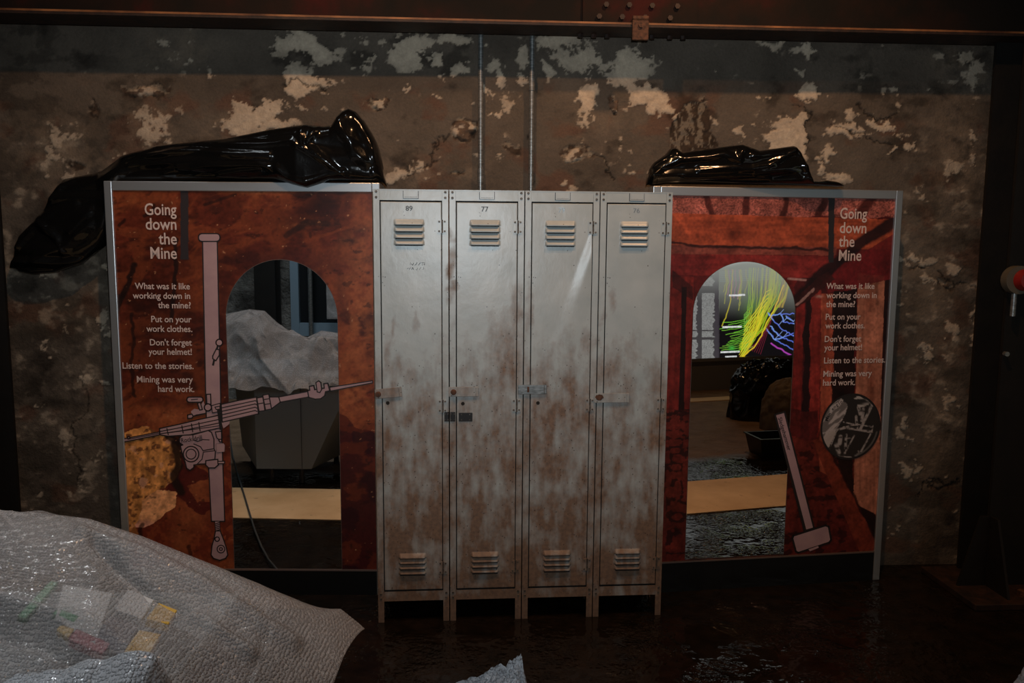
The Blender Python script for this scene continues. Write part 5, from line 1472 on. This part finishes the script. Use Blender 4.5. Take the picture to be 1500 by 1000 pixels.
    c = lay(c, (1 - sstep(40, 110, cy + 20 * np.cos((cx - 560) / 90))) * .85, A([0.62, 0.64, 0.63]))
    for (a, b, w_) in ((408, 330, 125), (358, 575, 150), (343, 767, 150), (380, 803, 90)):
        c = lay(c, ((cx > a) & (cx < a + w_) & (np.abs(cy - b + (cx - a) * .04) < 7)) * .95 * (.55 + .7 * vnoise(cx / 6, cy / 6, 9)), A([0.8, 0.8, 0.8]))
    grid_obj('map_panel', U, np.full(U.shape, 0.02), Z, M['display'], r, colors=c, smooth=False)
    MB().box(0, x1 - x0, -0.03, 0.018, z0, z1).build('light_box', M['kiosk_dark'], r)
    b = MB(); b.box(-.02, x1 - x0 + .02, -.03, .05, z0 - .035, z0); b.box(-.02, x1 - x0 + .02, -.03, .04, z1, z1 + .03)
    b.build('frame_rail', M['alu'], r)
    # black bag draped over a brown sack on the floor, reflected in the right mirror
    ctr = PANR.reflect(on_floor(1150, 622))
    def lump(name, cx_, cy_, rx, ry, h, m_, label, cat, seed, bumpy):
        th = np.linspace(0, 2 * math.pi, 97)[:-1]; ph = np.linspace(0.02, math.pi / 2, 50)
        PH, TH = np.meshgrid(ph, th, indexing='ij')
        q = 1 + bumpy * (ridged(TH * 2.2, PH * 3, seed, 3) - .5)
        X = cx_ + rx * q * np.sin(PH) ** .6 * np.cos(TH); Y = cy_ + ry * q * np.sin(PH) ** .6 * np.sin(TH); Z = h * q * np.cos(PH) ** .75 + 0.002
        Z = np.where(PH > 1.56, 0.001, Z)
        return tag(grid_obj(name, X, Y, Z, m_, wrap=True), label, cat)
    lump('black_sack', 3.50, 0.34, .40, .24, .50, M['bag'], 'black plastic sack on the floor reflected in the right mirror', 'bag', 701, .22)
    lump('brown_sack', 3.42, 0.82, .30, .19, .42, M['tan'], 'brown sack leaning on the black sack, reflected in right mirror', 'sack', 703, .12)
    # black tub
    t = PANR.reflect(on_floor(1105, 668)); 
    r = empty('plastic_tub', (t[0] + .16, t[1] - .02, 0), 0.1); tag(r, 'small black plastic tub on the floor reflected beside the sledgehammer', 'tub')
    b = MB()
    o_b = [(-.13, -.10, .004), (.13, -.10, .004), (.13, .10, .004), (-.13, .10, .004)]; o_t = [(-.16, -.125, .15), (.16, -.125, .15), (.16, .125, .15), (-.16, .125, .15)]
    i_b = [(x * .93, y * .92, .012) for x, y, z in o_b]; i_t = [(x * .94, y * .93, .15) for x, y, z in o_t]
    b.add(o_b + o_t + i_b + i_t, [(0, 3, 2, 1)] + [(i, (i + 1) % 4, 4 + (i + 1) % 4, 4 + i) for i in range(4)] + [(8, 9, 10, 11)] + [(8 + i, 12 + i, 12 + (i + 1) % 4, 8 + (i + 1) % 4) for i in range(4)] + [(4 + i, 4 + (i + 1) % 4, 12 + (i + 1) % 4, 12 + i) for i in range(4)])
    b.build('tub_body', M['tub'], r)
    rim = MB()
    for (xa, xb, ya, yb) in ((-.168, .168, -.134, -.118), (-.168, .168, .118, .134), (-.168, -.15, -.118, .118), (.15, .168, -.118, .118)): rim.box(xa, xb, ya, yb, .145, .153)
    rim.build('rim', M['tub'], r)
    # black column, pipe and hanging plastic near the window opposite the left mirror
    c = empty('steel_column', (-2.345, -0.86, 0)); tag(c, 'black steel column reflected in the rock drill mirror beside the window', 'column')
    MB().box(-.10, .10, -.10, -.085, 0, 3.69).build('back_flange', M['steel_paint'], c); MB().box(-.10, .10, .085, .10, 0, 3.69).build('front_flange', M['steel_paint'], c); MB().box(-.008, .008, -.085, .085, 0, 3.69).build('web', M['steel_paint'], c)
    p = empty('conduit_pipe', (-1.96, -0.98, 0)); tag(p, 'upright silver pipe before the window, reflected in the rock drill mirror', 'pipe')
    MB().cyl((0, 0, 0.0), (0, 0, 3.69), .022).build('pipe', M['zinc'], p); MB().box(-.03, .03, -.03, .02, 1.5, 1.53).build('clip', M['zinc'], p)
    us = np.linspace(0, .42, 60); zs = np.linspace(.84, 1.9, 90); U, Z = np.meshgrid(us, zs)
    Y = -0.97 + .03 * (ridged(U * 6, Z * 3, 711, 3) - .5)
    X = -1.80 + U + .03 * (fbm(Z * 3, Z * 0, 713, 3) - .5)
    m = M['wrap'].copy(); m.name = 'clear_polythene'
    o = grid_obj('plastic_sheet', X, Y, Z, m); tag(o, 'clear plastic sheet hanging at the window reflected in left mirror', 'plastic sheet')
    for (bl, tg, pw), lab in zip(FILL_LIGHTS, ('added ceiling fill light above the window side of the room', 'added ceiling fill light above the wrapped console')):
        l = empty('fill_lamp', (bl[0], bl[1], 3.7)); tag(l, lab, 'lamp', 'added ceiling fill lamps')  # added fixtures that carry the fill lights
        MB().box(-.64, .64, -.05, .05, -.06, 0).build('housing', M['wall_panel'], l)
        MB().cyl((-.6, 0, -.075), (.6, 0, -.075), .013, n=12).build('tube', M['fill_tube_glow'], l)
    # ceiling spot lamps (the warm lights' housings), the third one added
    for (x, y, z), tx_, lab in zip(LAMP_POS, (-.75, .95, 2.75), ('warm ceiling spotlight above the left display board', 'warm ceiling spotlight above the right display board', 'added warm ceiling spotlight above the black tub')):
        l = empty('spot_lamp', (x, y, 3.7)); tag(l, lab, 'lamp', 'ceiling spotlights')
        MB().cyl((0, 0, 0), (0, 0, -0.05), .05, n=20).build('mount', M['kiosk_dark'], l)
        d = Vector((tx_ - x, (3.5 if y > 1 else .9) - y, (1.5 if y > 1 else 0.0) - z)).normalized(); s = Vector((0, 0, -0.20)) - d * .02
        MB().tube([(0, 0, -.05), (0, -.06, -.10), tuple(s - d * .14)], .008).build('arm', M['kiosk_dark'], l)
        MB().cyl(tuple(s - d * .16), tuple(s - d * .02), .05, .055, n=22, cap=False).build('housing', M['kiosk_dark'], l)
        MB().cyl(tuple(s - d * .10), tuple(s - d * .095), .045, n=20).build('lens', M['lamp_lens'], l)


mirrored_room()
